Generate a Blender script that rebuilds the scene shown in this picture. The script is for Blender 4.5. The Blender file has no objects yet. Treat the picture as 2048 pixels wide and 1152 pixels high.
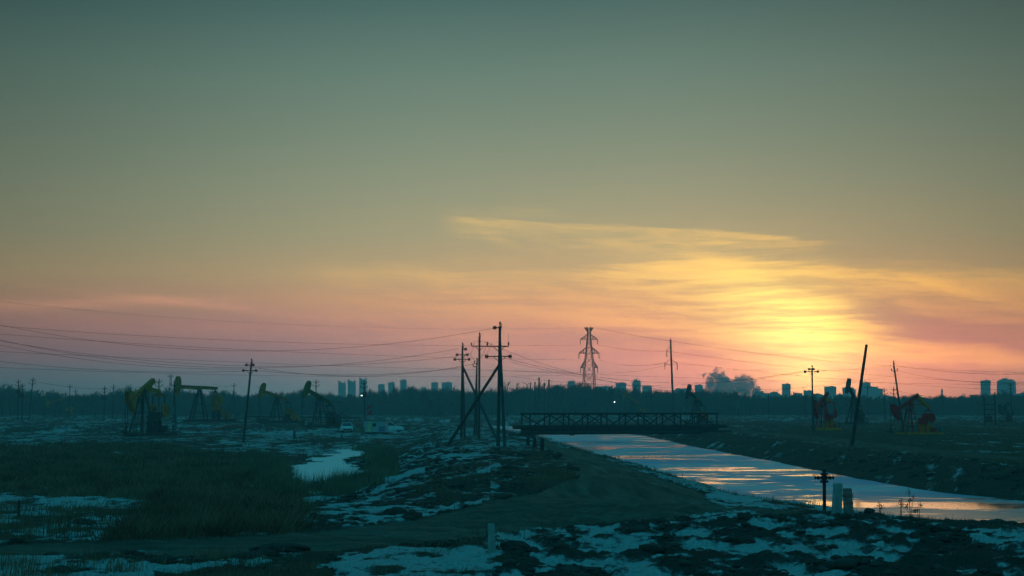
import bpy, math, random
import numpy as np
from mathutils import Vector, Matrix
D = bpy.data; scene = bpy.context.scene; COL = scene.collection
random.seed(7); rs = np.random.RandomState(11)
R = math.radians
F = 3822.0; CAMZ = 3.2; PITCH = math.atan((815-576)/F)
# ------------------------------------------------------------------ camera
cam = D.cameras.new('camera'); camo = D.objects.new('camera', cam); COL.objects.link(camo)
camo.location = (0, 0, CAMZ); camo.rotation_euler = (math.pi/2+PITCH, 0, 0)
cam.sensor_width = 36; cam.lens = 36*F/2048; cam.clip_start = 0.5; cam.clip_end = 60000
scene.camera = camo
vs = scene.view_settings
vs.view_transform = 'Standard'; vs.look = 'None'; vs.gamma = 1; vs.use_curve_mapping = False
vs.exposure = 0.0
scene.render.engine = 'CYCLES'; scene.cycles.volume_bounces = 3
SUN_AZ = 8.7; SUN_EL = 1.6
HAZE_DENSITY = 0.00052
SUN_POWER = 0.05

def lin(c):
    return tuple(((v/255)/12.92 if v/255 <= 0.04045 else ((v/255+0.055)/1.055)**2.4) for v in c[:3])

# ------------------------------------------------------------------ world
class NT:
    def __init__(s, tree): s.t = tree; s.n = tree.nodes; s.l = tree.links
    def new(s, typ, **kw):
        n = s.n.new(typ)
        for k, v in kw.items(): setattr(n, k, v)
        return n
    def put(s, sock, v):
        if hasattr(v, 'bl_idname') or isinstance(v, bpy.types.NodeSocket): s.l.new(v, sock)
        elif isinstance(v, (tuple, list)) and len(v) == 3 and sock.type == 'RGBA': sock.default_value = (*v, 1)
        else: sock.default_value = v
    def m(s, op, a, b=0.0, c=0.0, clamp=False):
        n = s.new('ShaderNodeMath', operation=op); n.use_clamp = clamp
        s.put(n.inputs[0], a); s.put(n.inputs[1], b)
        if len(n.inputs) > 2: s.put(n.inputs[2], c)
        return n.outputs[0]
    def ss(s, x, a, b):
        n = s.new('ShaderNodeMapRange', interpolation_type='SMOOTHSTEP')
        s.put(n.inputs[0], x); n.inputs[1].default_value = a; n.inputs[2].default_value = b
        return n.outputs[0]
    def mix(s, f, a, b, mode='MIX'):
        n = s.new('ShaderNodeMix', data_type='RGBA', blend_type=mode)
        s.put(n.inputs[0], f); s.put(n.inputs[6], a); s.put(n.inputs[7], b)
        return n.outputs[2]
    def noise(s, vec, scale, detail=3, rough=0.5, dist=0.0, col=False):
        n = s.new('ShaderNodeTexNoise'); s.put(n.inputs['Vector'], vec)
        n.inputs['Scale'].default_value = scale; n.inputs['Detail'].default_value = detail
        n.inputs['Roughness'].default_value = rough; n.inputs['Distortion'].default_value = dist
        return n.outputs['Color' if col else 'Fac']
    def ramp(s, f, stops):
        n = s.new('ShaderNodeValToRGB'); s.put(n.inputs[0], f); e = n.color_ramp.elements
        while len(e) > 1: e.remove(e[-1])
        for i, (p, c) in enumerate(stops):
            el = e[0] if i == 0 else e.new(p)
            el.position = p; el.color = (*c, 1) if isinstance(c, (tuple, list)) else (c, c, c, 1)
        return n.outputs[0]
    def comb(s, x, y, z=0.0):
        n = s.new('ShaderNodeCombineXYZ'); s.put(n.inputs[0], x); s.put(n.inputs[1], y); s.put(n.inputs[2], z)
        return n.outputs[0]
    def scale(s, col, f):
        n = s.new('ShaderNodeVectorMath', operation='SCALE'); s.put(n.inputs[0], col); s.put(n.inputs['Scale'], f)
        return n.outputs[0]
    def add(s, a, b):
        n = s.new('ShaderNodeVectorMath', operation='ADD'); s.put(n.inputs[0], a); s.put(n.inputs[1], b)
        return n.outputs[0]

world = D.worlds.new('World'); scene.world = world; world.use_nodes = True
w = NT(world.node_tree); w.n.clear()
tc = w.new('ShaderNodeTexCoord'); sx = w.new('ShaderNodeSeparateXYZ'); w.l.new(tc.outputs['Generated'], sx.inputs[0])
X, Y, Z = sx.outputs
AZ = w.m('ARCTAN2', X, Y)
PX = w.m('MULTIPLY_ADD', AZ, F, 1024.0)                     # azimuth, in units of 1/3822 rad
EL = w.m('ARCSINE', Z)
PY = w.m('MULTIPLY_ADD', EL, -F, 815.0)                     # elevation, same units
sq = w.m('SQRT', w.m('MAXIMUM', Z, 0.0))
def pz(py): return math.sqrt(max(0, (815-py)/F))
SKYSTOPS = [(815, (92, 100, 108)), (775, (94, 110, 118)), (740, (114, 110, 117)), (700, (142, 112, 116)), (650, (162, 122, 115)), (600, (176, 138, 113)),
            (550, (172, 150, 114)), (470, (151, 148, 118)), (380, (135, 143, 119)), (280, (117, 134, 116)), (150, (95, 122, 111)), (0, (62, 97, 95))]
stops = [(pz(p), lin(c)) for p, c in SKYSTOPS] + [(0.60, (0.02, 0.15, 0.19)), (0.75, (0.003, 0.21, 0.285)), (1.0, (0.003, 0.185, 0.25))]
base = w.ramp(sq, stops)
# darker away from the sun, cool behind the viewer
dAz = w.m('ABSOLUTE', w.m('SUBTRACT', AZ, R(0.8)))
side = w.m('SUBTRACT', 1.0, w.m('MULTIPLY', w.ss(dAz, R(2), R(21)), 0.50))
base = w.scale(base, side)
def gauss(cx, cy, rx, ry, rot=0.0, amp=1.0, px=PX, py=PY):
    dx = w.m('SUBTRACT', px, cx); dy = w.m('SUBTRACT', py, cy)
    if rot:
        c, s_ = math.cos(R(rot)), math.sin(R(rot))
        a = w.m('ADD', w.m('MULTIPLY', dx, c/rx), w.m('MULTIPLY', dy, s_/rx))
        b = w.m('ADD', w.m('MULTIPLY', dx, -s_/ry), w.m('MULTIPLY', dy, c/ry))
    else:
        a = w.m('MULTIPLY', dx, 1/rx); b = w.m('MULTIPLY', dy, 1/ry)
    q = w.m('ADD', w.m('MULTIPLY', a, a), w.m('MULTIPLY', b, b))
    return w.m('MULTIPLY', w.m('EXPONENT', w.m('MULTIPLY', q, -1.0)), amp)
def total(lst):
    o = lst[0]
    for q in lst[1:]: o = w.m('ADD', o, q)
    return o
# cirrus: streaky noise with gentle long warps
warp = w.m('MULTIPLY_ADD', w.noise(w.comb(w.m('MULTIPLY', PX, 1/900), w.m('MULTIPLY', PY, 1/420), 3.1), 1.0, 2), 110.0, -55.0)
PYw = w.m('ADD', w.m('ADD', PY, warp), w.m('MULTIPLY', w.m('SUBTRACT', PX, 1300), -0.05))
st1 = w.noise(w.comb(w.m('MULTIPLY', PX, 1/330), w.m('MULTIPLY', w.m('ADD', PYw, w.m('MULTIPLY', PX, -.06)), 1/42), 0.7), 1.0, 6, 0.6, 0.35)
st2 = w.noise(w.comb(w.m('MULTIPLY', PX, 1/170), w.m('MULTIPLY', w.m('ADD', PYw, w.m('MULTIPLY', PX, .035)), 1/11), 5.7), 1.0, 6, 0.75, 0.5)
streak = w.m('ADD', w.m('MULTIPLY', st1, 0.45), w.m('MULTIPLY', st2, 0.55))
def curve(pts):           # value along azimuth, 0..1 range
    return w.ramp(w.m('MULTIPLY', PX, 1/2400, clamp=True), [(p/2400, v) for p, v in pts])
jit = w.m('MULTIPLY_ADD', streak, 44.0, -22.0)
PYs = w.m('ADD', PY, w.m('MULTIPLY', warp, 0.12))
PYj = w.m('ADD', PY, jit)
e1 = w.m('MULTIPLY', curve([(0, .43), (890, .437), (1100, .446), (1380, .460), (1640, .488), (2400, .53)]), 1000.0)
w1 = curve([(875, 0), (925, .75), (1060, .6), (1200, .85), (1330, .8), (1450, .65), (1590, .8), (1660, 0)])
dy1 = w.m('SUBTRACT', w.m('ADD', PY, w.m('MULTIPLY', jit, .62)), e1)
b1 = w.m('MULTIPLY', w.ss(dy1, -7, 4), w.m('EXPONENT', w.m('MULTIPLY', w.m('MAXIMUM', dy1, 0.0), -1/13)))
b1 = w.m('ADD', b1, w.m('MULTIPLY', w.m('MULTIPLY', w.ss(dy1, -8, 16), w.m('EXPONENT', w.m('MULTIPLY', w.m('MAXIMUM', dy1, 0.0), -1/42))), w.m('MULTIPLY', w.ss(streak, .38, .62), .55)))
b1 = w.m('MULTIPLY', w.m('MULTIPLY', w.m('MULTIPLY', b1, w1), w.m('MULTIPLY_ADD', w.ss(streak, .40, .56), .5, .5)), .85)
e2 = w.m('MULTIPLY', curve([(0, .53), (620, .526), (850, .531), (1100, .548), (1220, .528), (1420, .511), (1530, .515), (1700, .531), (2048, .553), (2400, .57)]), 1000.0)
w2 = curve([(520, 0), (700, .22), (900, .34), (1120, .34), (1250, .62), (1400, .95), (1600, 1), (1760, .8), (1900, .55), (2048, .42), (2200, .2), (2400, 0)])
dy2 = w.m('SUBTRACT', PYj, e2)
b2 = w.m('MULTIPLY', w.ss(dy2, -14, 26), w.m('EXPONENT', w.m('MULTIPLY', w.m('MAXIMUM', dy2, 0.0), -1/170)))
b2 = w.m('MULTIPLY', w.m('MULTIPLY', b2, w2), w.m('MULTIPLY_ADD', w.ss(streak, 0.40, 0.59), .70, .30))
extra = w.m('MULTIPLY', total([gauss(980, 468, 60, 12, 28, .3, py=PYs), gauss(1040, 424, 90, 10, 2, .2, py=PYs), gauss(1420, 486, 170, 8, 0, .35, py=PYs), gauss(1870, 580, 150, 12, 14, .3, py=PYs),
                               gauss(1900, 712, 280, 20, 4, .5, py=PYs), gauss(1680, 655, 110, 26, 14, .7, py=PYs), gauss(1250, 640, 260, 20, 6, .25, py=PYs)]), w.ss(streak, .36, .6))
shade = total([gauss(1770, 632, 100, 24, 22, .22, py=PYs), gauss(1465, 572, 110, 9, -3, .42, py=PYs), gauss(1330, 560, 60, 8, 0, .15, py=PYs), gauss(1780, 672, 110, 10, 4, .25, py=PYs)])
wedge = w.m('ADD', w.m('SUBTRACT', PX, w.m('MULTIPLY_ADD', PYj, 1.35, 1640-590*1.35)), 0.0)
wedge = w.m('MULTIPLY', w.m('MULTIPLY', w.ss(wedge, -8, 46), w.m('SUBTRACT', 1.0, w.ss(PX, 1720, 2060))), w.m('MULTIPLY', w.ss(PYj, 583, 606), w.m('SUBTRACT', 1.0, w.ss(PYj, 664, 682))))
shade = w.m('ADD', shade, w.m('MULTIPLY', wedge, .16))
cl = w.m('SUBTRACT', w.m('ADD', w.m('ADD', b1, b2), extra), shade, clamp=True)
# veiled sun glow
glow_w = total([gauss(1560, 680, 600, 215, 8, .40), gauss(1330, 690, 700, 110, 4, .12)])
glow_y = total([gauss(1592, 672, 130, 85, 25, 1.0), gauss(1530, 620, 230, 75, 14, .40), gauss(1612, 745, 60, 45, 0, .5)])
glow_r = total([gauss(1850, 655, 260, 50, 3, .08), gauss(1560, 765, 400, 62, 0, .80), gauss(1480, 735, 560, 65, 4, .26), gauss(1900, 735, 300, 80, 0, .34)])
breakup = w.m('MULTIPLY_ADD', w.ss(streak, 0.38, 0.60), 0.50, 0.50)
breakup = w.m('MULTIPLY', breakup, w.m('SUBTRACT', 1.0, shade, clamp=True))
sky = base
sky = w.add(sky, w.scale(w.comb(0.56, 0.18, 0.02), w.m('MULTIPLY', glow_w, w.m('MULTIPLY_ADD', breakup, .6, .4))))
sky = w.add(sky, w.scale(w.comb(0.50, 0.07, 0.05), glow_r))
sky = w.add(sky, w.scale(w.comb(0.62, 0.58, 0.10), w.m('MULTIPLY', glow_y, breakup)))
sky = w.add(sky, w.scale(w.comb(0.50, 0.225, -0.01), cl))
# faint pink cirrus low on the left
pk = total([gauss(180, 612, 230, 12, -2, .5, py=PYs), gauss(420, 612, 260, 10, 6, .3, py=PYs), gauss(500, 660, 600, 22, 2, .16, py=PYs)])
sky = w.add(sky, w.scale(w.comb(0.30, 0.10, 0.05), w.m('MULTIPLY', pk, w.ss(streak, .3, .6))))
# the air between the city and the plain thins the low sky; cool sky behind the viewer
gain = w.m('EXPONENT', w.m('DIVIDE', HAZE_DENSITY*87, w.m('MAXIMUM', Z, 87/4300)))
sky = w.add(sky, w.scale(w.comb(-0.028, -0.062, -0.078), w.m('SUBTRACT', 1.0, w.m('DIVIDE', 1.0, gain))))
sky = w.scale(sky, gain)
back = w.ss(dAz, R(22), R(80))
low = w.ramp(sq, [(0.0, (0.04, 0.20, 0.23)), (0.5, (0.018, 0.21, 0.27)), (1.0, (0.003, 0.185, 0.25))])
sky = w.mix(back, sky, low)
# physical twilight sky underneath it all
nish = w.new('ShaderNodeTexSky', sky_type='NISHITA'); nish.sun_disc = False
nish.sun_elevation = R(SUN_EL); nish.sun_rotation = R(SUN_AZ); nish.dust_density = 3
sky = w.add(sky, w.scale(nish.outputs[0], 0.004))
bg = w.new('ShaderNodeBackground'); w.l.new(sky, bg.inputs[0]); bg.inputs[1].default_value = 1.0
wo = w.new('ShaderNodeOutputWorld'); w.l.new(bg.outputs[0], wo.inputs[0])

sl = D.lights.new('sun', 'SUN'); sl.energy = SUN_POWER; sl.angle = R(12); sl.color = (1.0, 0.55, 0.28)
so = D.objects.new('sun', sl); COL.objects.link(so)
dv = Vector((math.sin(R(SUN_AZ))*math.cos(R(SUN_EL)), math.cos(R(SUN_AZ))*math.cos(R(SUN_EL)), math.sin(R(SUN_EL))))
so.rotation_euler = dv.to_track_quat('Z', 'Y').to_euler()

# ------------------------------------------------------------------ helpers
def at(px, py, d):
    u = (px-1024)/F; v = (576-py)/F
    t = d/(math.cos(PITCH)-v*math.sin(PITCH))
    return Vector((t*u, d, CAMZ+t*(math.sin(PITCH)+v*math.cos(PITCH))))
def proj(x, y, z):
    zz = z-CAMZ
    dep = y*math.cos(PITCH)+zz*math.sin(PITCH); up = -y*math.sin(PITCH)+zz*math.cos(PITCH)
    return 1024+F*x/dep, 576-F*up/dep
def hash2(i, j, seed):
    h = (i.astype(np.int64)*374761393 + j.astype(np.int64)*668265263 + seed*974711) & 0xffffffff
    h = ((h ^ (h >> 13))*1274126177) & 0xffffffff
    h = (h ^ (h >> 16)) & 0xffff
    return h/65535.0
def vnoise(x, y, seed=0):
    xi = np.floor(x); yi = np.floor(y); fx = x-xi; fy = y-yi
    fx = fx*fx*fx*(fx*(fx*6-15)+10); fy = fy*fy*fy*(fy*(fy*6-15)+10)
    a = hash2(xi, yi, seed); b = hash2(xi+1, yi, seed); c = hash2(xi, yi+1, seed); d = hash2(xi+1, yi+1, seed)
    return (a*(1-fx)+b*fx)*(1-fy)+(c*(1-fx)+d*fx)*fy
def fbm(x, y, seed=0, oct=4, gain=0.5):
    s = 0; a = 1; n = 0
    for o in range(oct):
        s = s+a*vnoise(x, y, seed+o*17); n += a; a *= gain
        x, y = (x*1.6-y*1.2)+3.7, (x*1.2+y*1.6)+9.1
    return s/n
def sst(x, a, b):
    t = np.clip((x-a)/(b-a), 0, 1); return t*t*(3-2*t)
def inpoly(px, py, poly):
    r = np.zeros(px.shape, bool); n = len(poly)
    for i in range(n):
        x0, y0 = poly[i]; x1, y1 = poly[(i+1) % n]
        if y0 == y1: continue
        c = ((y0 > py) != (y1 > py)) & (px < (x1-x0)*(py-y0)/(y1-y0)+x0)
        r ^= c
    return r
# canal edges (world metres)
LY = [0, 30, 45, 60, 70, 75, 82, 88.5, 96, 120, 153, 210, 306, 374, 450, 600, 900]
LX = [58, 44, 34, 25, 18.7, 16.4, 14.3, 12.0, 10.9, 10.7, 9.2, 6.9, 3.5, -2, -14, -60, -200]
RY = [0, 30, 50, 70, 80, 91, 100, 129, 160, 216, 306, 374, 450, 600, 900]
RX = [75, 54, 40, 30, 26.5, 24.0, 22.3, 21.2, 21.3, 20.5, 20.5, 13, 0, -40, -180]
WATER = -1.2
def height(x, y):
    x = np.asarray(x, float); y = np.asarray(y, float)
    wob = (fbm(x*0.22, y*0.12, 5, 3)-0.5)*1.6
    xl = np.interp(y, LY, LX)+wob; xr = np.interp(y, RY, RX)+wob*.5
    win = np.minimum(x-xl, xr-x)
    z = (fbm(x*0.05, y*0.03, 1, 3)-0.5)*0.5*sst(y, 60, 200)
    # lower field left of the embankment
    xc = np.interp(y, [0, 90, 122, 235, 400], [-2, -3.0, -3.5, -4, -6]); xb = np.interp(y, [0, 90, 122, 235, 400], [-8, -9.5, -10.5, -14, -20])
    low = sst(-x, -xc, -xb)*sst(y, 60, 74)*(1-sst(y, 260, 420))
    z = z-0.85*low
    slope = np.clip(1-np.abs(low-0.5)*2, 0, 1)
    # lumps
    near = 1-sst(y, 62, 70)
    mound = near*sst(x, -4, 1)
    lump = fbm(x*0.9, y*0.55, 21, 5, 0.55)
    z = z+mound*((lump-0.5)*0.62+0.12*sst(x, 1, 8)+(fbm(x*3.1, y*2.6, 27, 3, .6)-.5)*.16)
    z = z+(1-near)*(fbm(x*0.8, y*0.35, 31, 4)-0.5)*0.28*(1-sst(y, 150, 500))
    z = z+near*(1-mound)*(fbm(x*1.1, y*0.9, 41, 4)-0.5)*0.22
    z = z+slope*((fbm(x*1.3, y*0.22, 51, 4)-0.5)*0.7+(fbm(x*3.5, y*1.2, 57, 3)-.5)*.2)
    leftside = (x-xl) < (xr-x)
    bw = np.where(leftside, 7.5+13*sst(-y, -90, -74), 4.6)
    t = np.clip(-win/bw, 0, 1)
    bank = WATER-0.02+(z-WATER)*(t**0.8)
    bank = bank+(t*(1-t))*1.6*(fbm(x*0.9, y*0.3, 61, 4)-0.5)
    z = np.where(win < 0, bank, WATER-0.02-0.4*np.minimum(win, 1.5))
    return z
def hz(x, y): return float(height(np.array([x]), np.array([y]))[0])
def ground_at(px, py):
    lo = None
    for d in np.geomspace(25, 1500, 400):
        p = at(px, py, d)
        if p.z <= hz(p.x, d): return Vector((p.x, d, hz(p.x, d)))
    return at(px, py, 1500)
def foot(px, d):
    x = (px-1024)/F*d*1.0
    return Vector((x, d, hz(x, d)))

MATS = {}
def mat(name, color, rough=0.8, metal=0.0, var=0.35, scale=3.0, bump=0.0, emit=None, spec=0.3):
    if name in MATS: return MATS[name]
    m = D.materials.new(name); m.use_nodes = True; t = NT(m.node_tree)
    b = t.n['Principled BSDF']; tcn = t.new('ShaderNodeTexCoord')
    nz = t.noise(tcn.outputs['Object'], scale, 5, 0.6)
    dark = tuple(c*(1-var) for c in color); light = tuple(min(1, c*(1+var)) for c in color)
    t.l.new(t.ramp(nz, [(0.3, dark), (0.7, light)]), b.inputs['Base Color'])
    b.inputs['Roughness'].default_value = rough; b.inputs['Metallic'].default_value = metal
    b.inputs['Specular IOR Level'].default_value = spec
    if bump:
        bn = t.new('ShaderNodeBump'); bn.inputs['Strength'].default_value = bump
        t.l.new(t.noise(tcn.outputs['Object'], scale*4, 4), bn.inputs['Height']); t.l.new(bn.outputs[0], b.inputs['Normal'])
    if emit:
        b.inputs['Emission Color'].default_value = (*emit[0], 1); b.inputs['Emission Strength'].default_value = emit[1]
    MATS[name] = m; return m

class MB:
    def __init__(s): s.v = []; s.f = []
    def raw(s, vs_, fs): n = len(s.v); s.v += [tuple(q) for q in vs_]; s.f += [tuple(i+n for i in q) for q in fs]; return s
    def box(s, c, size, rot=None):
        hx, hy, hz_ = size[0]/2, size[1]/2, size[2]/2
        vv = [Vector((a*hx, b*hy, e*hz_)) for a in (-1, 1) for b in (-1, 1) for e in (-1, 1)]
        if rot is not None: vv = [rot @ q for q in vv]
        vv = [q+Vector(c) for q in vv]
        return s.raw(vv, [(0, 1, 3, 2), (4, 6, 7, 5), (0, 4, 5, 1), (2, 3, 7, 6), (0, 2, 6, 4), (1, 5, 7, 3)])
    def bar(s, p, q, w_, h_=None):
        p, q = Vector(p), Vector(q); h_ = h_ or w_; d = q-p
        rot = d.to_track_quat('X', 'Z').to_matrix()
        return s.box((p+q)/2, (d.length, w_, h_), rot)
    def tube(s, p, q, r0, r1=None, n=8):
        p, q = Vector(p), Vector(q); r1 = r0 if r1 is None else r1
        rot = (q-p).to_track_quat('Z', 'Y').to_matrix(); vv = []
        for c, r in ((p, r0), (q, r1)):
            for i in range(n):
                a = 2*math.pi*i/n; vv.append(c+rot @ Vector((r*math.cos(a), r*math.sin(a), 0)))
        fs = [(i, (i+1) % n, n+(i+1) % n, n+i) for i in range(n)]+[tuple(range(n))[::-1], tuple(range(n, 2*n))]
        return s.raw(vv, fs)
    def path(s, pts, r, n=4):
        vv = []; fs = []
        for k, p in enumerate(pts):
            p = Vector(p); d = Vector(pts[min(k+1, len(pts)-1)])-Vector(pts[max(k-1, 0)])
            rot = d.to_track_quat('Z', 'Y').to_matrix(); rr = r(k) if callable(r) else r
            for i in range(n):
                a = 2*math.pi*i/n; vv.append(p+rot @ Vector((rr*math.cos(a), rr*math.sin(a), 0)))
            if k:
                for i in range(n): fs.append(((k-1)*n+i, (k-1)*n+(i+1) % n, k*n+(i+1) % n, k*n+i))
        fs += [tuple(range(n))[::-1], tuple(range((len(pts)-1)*n, len(pts)*n))]
        return s.raw(vv, fs)
    def prism(s, prof, y0, y1):          # profile in xz, extruded along y
        n = len(prof); vv = [(a, y0, b) for a, b in prof]+[(a, y1, b) for a, b in prof]
        return s.raw(vv, [tuple(range(n)), tuple(range(n, 2*n))[::-1]]+[(i, n+i, n+(i+1) % n, (i+1) % n) for i in range(n)])
    def lathe(s, c, prof, n=12, ax='z'):   # profile (r, h)
        vv = []; fs = []
        for k, (r, h) in enumerate(prof):
            for i in range(n):
                a = 2*math.pi*i/n
                q = (r*math.cos(a), r*math.sin(a), h)
                if ax == 'x': q = (h, q[0], q[1])
                if ax == 'y': q = (q[0], h, q[1])
                vv.append(Vector(c)+Vector(q))
            if k:
                for i in range(n): fs.append(((k-1)*n+i, (k-1)*n+(i+1) % n, k*n+(i+1) % n, k*n+i))
        fs += [tuple(range(n))[::-1], tuple(range((len(prof)-1)*n, len(prof)*n))]
        return s.raw(vv, fs)
    def build(s, name, m, parent=None, smooth=False, bevel=0, loc=None):
        me = D.meshes.new(name); me.from_pydata(s.v, [], s.f); me.update()
        if smooth: me.polygons.foreach_set('use_smooth', [True]*len(me.polygons))
        me.materials.append(m)
        o = D.objects.new(name, me); COL.objects.link(o); o.parent = parent
        if loc is not None: o.location = loc
        if bevel:
            b = o.modifiers.new('bevel', 'BEVEL'); b.width = bevel; b.segments = 2; b.limit_method = 'ANGLE'
        return o
def tag(o, label, cat, group=None):
    o['label'] = label; o['category'] = cat
    if group: o['group'] = group
    return o
def struct(o): o['kind'] = 'structure'; return o
def stuff(o, label, cat): o['label'] = label; o['category'] = cat; o['kind'] = 'stuff'; return o
def thing(name, label, cat, loc=(0, 0, 0), rz=0, group=None, scale=1):
    o = D.objects.new(name, None); COL.objects.link(o); o.location = loc; o.rotation_euler = (0, 0, rz); o.scale = (scale,)*3
    o.empty_display_size = .3
    return tag(o, label, cat, group)
def dup(o, parent=None):
    c = o.copy(); COL.objects.link(c)
    if parent: c.parent = parent
    for ch in list(o.children): dup(ch, c)
    return c
def npmesh(name, verts, faces, m, attrs=None, smooth=False):
    me = D.meshes.new(name); k = faces.shape[1]
    me.vertices.add(len(verts)); me.vertices.foreach_set('co', verts.astype(np.float32).ravel())
    me.loops.add(faces.size); me.loops.foreach_set('vertex_index', faces.astype(np.int32).ravel())
    me.polygons.add(len(faces)); me.polygons.foreach_set('loop_start', np.arange(0, faces.size, k, dtype=np.int32))
    me.update(calc_edges=True)
    if smooth: me.polygons.foreach_set('use_smooth', np.ones(len(faces), bool))
    for an, av in (attrs or {}).items():
        a = me.attributes.new(an, 'FLOAT', 'POINT'); a.data.foreach_set('value', av.astype(np.float32).ravel())
    me.materials.append(m); o = D.objects.new(name, me); COL.objects.link(o); return o

# ------------------------------------------------------------------ ground
ROAD = [(-400, 1098), (0, 1092), (200, 1082), (450, 1068), (650, 1052), (850, 1028), (950, 1006), (1080, 985), (1150, 955), (1150, 930), (1110, 905), (1072, 882), (1064, 870),
        (1085, 870), (1120, 890), (1200, 912), (1290, 945), (1400, 985), (1445, 1012), (1600, 1016), (1600, 1024), (1440, 1026), (1300, 1036), (1150, 1050), (1000, 1068), (700, 1092), (450, 1108), (250, 1104), (100, 1112), (-400, 1125)]
REG = [  # (polygon, snow bias, brush density)
    ([(-500, 855), (2500, 855), (2500, 905), (-500, 905)], 0.025, .25),
    ([(-500, 832), (2500, 832), (2500, 855), (-500, 855)], 0.0, .25),
    ([(-400, 902), (300, 888), (440, 905), (540, 925), (640, 985), (640, 1058), (200, 1082), (215, 1045), (345, 1000), (-400, 985)], -.085, 1.0),
    ([(-400, 987), (350, 1000), (240, 1045), (200, 1084), (-400, 1092)], .055, .7),
    ([(-400, 1122), (100, 1110), (280, 1104), (450, 1108), (300, 1152), (260, 1300), (-400, 1300)], .20, .3),
    ([(290, 1122), (600, 1112), (680, 1152), (700, 1300), (240, 1300)], -.12, 1.0),
    ([(450, 1108), (700, 1094), (1000, 1070), (1100, 1068), (1000, 1152), (980, 1300), (700, 1300), (640, 1118)], .12, .35),
    ([(690, 893), (722, 897), (700, 925), (730, 948), (715, 962), (620, 988), (575, 945), (590, 930), (640, 918)], 1.0, 0.0),
    ([(500, 945), (540, 935), (560, 975), (510, 980)], .05, .5),
    ([(600, 985), (740, 955), (640, 1010), (600, 1020)], -.2, .5),
    ([(580, 1020), (860, 885), (960, 890), (1000, 920), (900, 960), (960, 1000), (900, 1028), (640, 1052)], .06, .05),
    ([(850, 955), (925, 975), (905, 1000), (850, 990)], -.22, .3),
    ([(800, 1010), (920, 1005), (840, 1030), (780, 1030)], .15, 0),
    ([(740, 905), (820, 890), (790, 930), (740, 925)], -.2, .5),
    ([(900, 935), (1140, 925), (1110, 965), (900, 985)], .04, .3),
    ([(1060, 905), (1150, 925), (1170, 960), (1110, 975), (1060, 960)], -.06, .5),
    ([(1085, 874), (1200, 900), (1370, 950), (1450, 975), (1530, 1003), (1600, 1014), (1445, 1012), (1400, 985), (1290, 945), (1200, 912), (1120, 890)], .12, .25),
    ([(1000, 1072), (1150, 1052), (1300, 1038), (1440, 1028), (1640, 1022), (1720, 1022), (2048, 1070), (2500, 1100), (2500, 1300), (900, 1300), (1020, 1110)], .075, .02),
    ([(1850, 1050), (1960, 1050), (2010, 1152), (2000, 1300), (1760, 1300), (1770, 1140)], -.10, .0),
    ([(1900, 1050), (2048, 1062), (2500, 1080), (2500, 1110), (2048, 1110), (1950, 1085)], .2, .0),
    ([(1160, 1065), (1390, 1040), (1320, 1078), (1170, 1088)], .14, 0), ([(1620, 1030), (1730, 1035), (1780, 1080), (1700, 1120), (1560, 1110), (1580, 1050)], .1, 0),
]
def ground_maps(x, y, z):
    px, py = proj(x, y, z)
    front = y > 20
    wy = 7+np.clip((py-850)/300, 0, 1)*22
    qx = px+(fbm(x*0.25, y*0.16, 71, 4)-0.5)*110
    qy = py+(fbm(x*0.3, y*0.2, 81, 4)-0.5)*wy*1.9+(fbm(x*.09, y*.04, 83, 3)-.5)*np.clip((py-930)/80, 0, 1)*55*(x < -1)
    bias = np.full(x.shape, -0.03); brush = np.full(x.shape, 0.15); ice = np.zeros(x.shape)
    for poly, b, g in REG:
        k = inpoly(qx, qy, poly) & front; bias[k] = b; brush[k] = g
        if b == 1.0: ice[k] = 1
    wob = (fbm(x*0.22, y*0.12, 5, 3)-0.5)*1.6
    xr = np.interp(y, RY, RX)+wob*.5; dr = x-xr
    rb = (dr > -.5) & (dr < 6) & (y < 420); bias[rb] = -0.13; brush[rb] = .3
    dl = x-(np.interp(y, LY, LX)+wob); sh = (dl > -2.0) & (dl < .3) & (y < 400) & (y > 60); bias[sh] = np.maximum(bias[sh], .13)
    rf = (dr >= 6) & (y < 420) & (y > 45); bias[rf] = -0.07; brush[rf] = .6
    road = (inpoly(px+(qx-px)*.3, py+(qy-py)*.35, ROAD) & front).astype(float)
    # right bank track
    tr = (dr > 8.5) & (dr < 12.5) & (y < 400); road[tr] = .6
    field = fbm(x*0.16, y*0.045, 91, 5, .55)*.4+fbm(x*0.8, y*0.32, 95, 5, .68)*.6
    close = fbm(x*0.9, y*0.55, 21, 5, 0.55)*.7+fbm((x-.1*y)*1.9, y*1.0, 22, 5, .68)*.3
    st = fbm((x-.24*y)*1.25, y*0.11, 99, 5, .62)
    blend = 1-sst(y, 62, 72)
    base = field*(1-blend)+(1-close)*blend
    xc = np.interp(y, [0, 90, 122, 235, 400], [-2, -3.0, -3.5, -4, -6])
    em = (np.abs(x-xc+4) < 6) & (y > 62) & (y < 300)
    base = np.where(em | rb, base*.25+st*.75, base)
    snow = (base-0.5)*1.0+(fbm(x*2.3, y*1.1, 113, 4, .65)-.5)*.36+bias-.035
    snow = np.where(road > .5, snow*.25-.13, snow)
    return snow, brush, road, ice
EDGE = 0.30
uc = np.concatenate([-np.geomspace(1.05, EDGE*1.04, 14), np.linspace(-EDGE, EDGE, 721), np.geomspace(EDGE*1.04, 1.05, 14)])
rows = np.concatenate([-np.geomspace(450, 8, 12), [0, 8, 14, 18, 22], np.geomspace(25, 420, 560), np.geomspace(424, 4400, 70)])
UU, YY = np.meshgrid(uc, rows)
XX = UU*np.maximum(np.abs(YY), 14)+np.sign(UU)*np.maximum(np.abs(UU)-EDGE, 0)*400
ZZ = height(XX, YY)
sn, br, rd, ic = ground_maps(XX, YY, ZZ)
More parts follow.
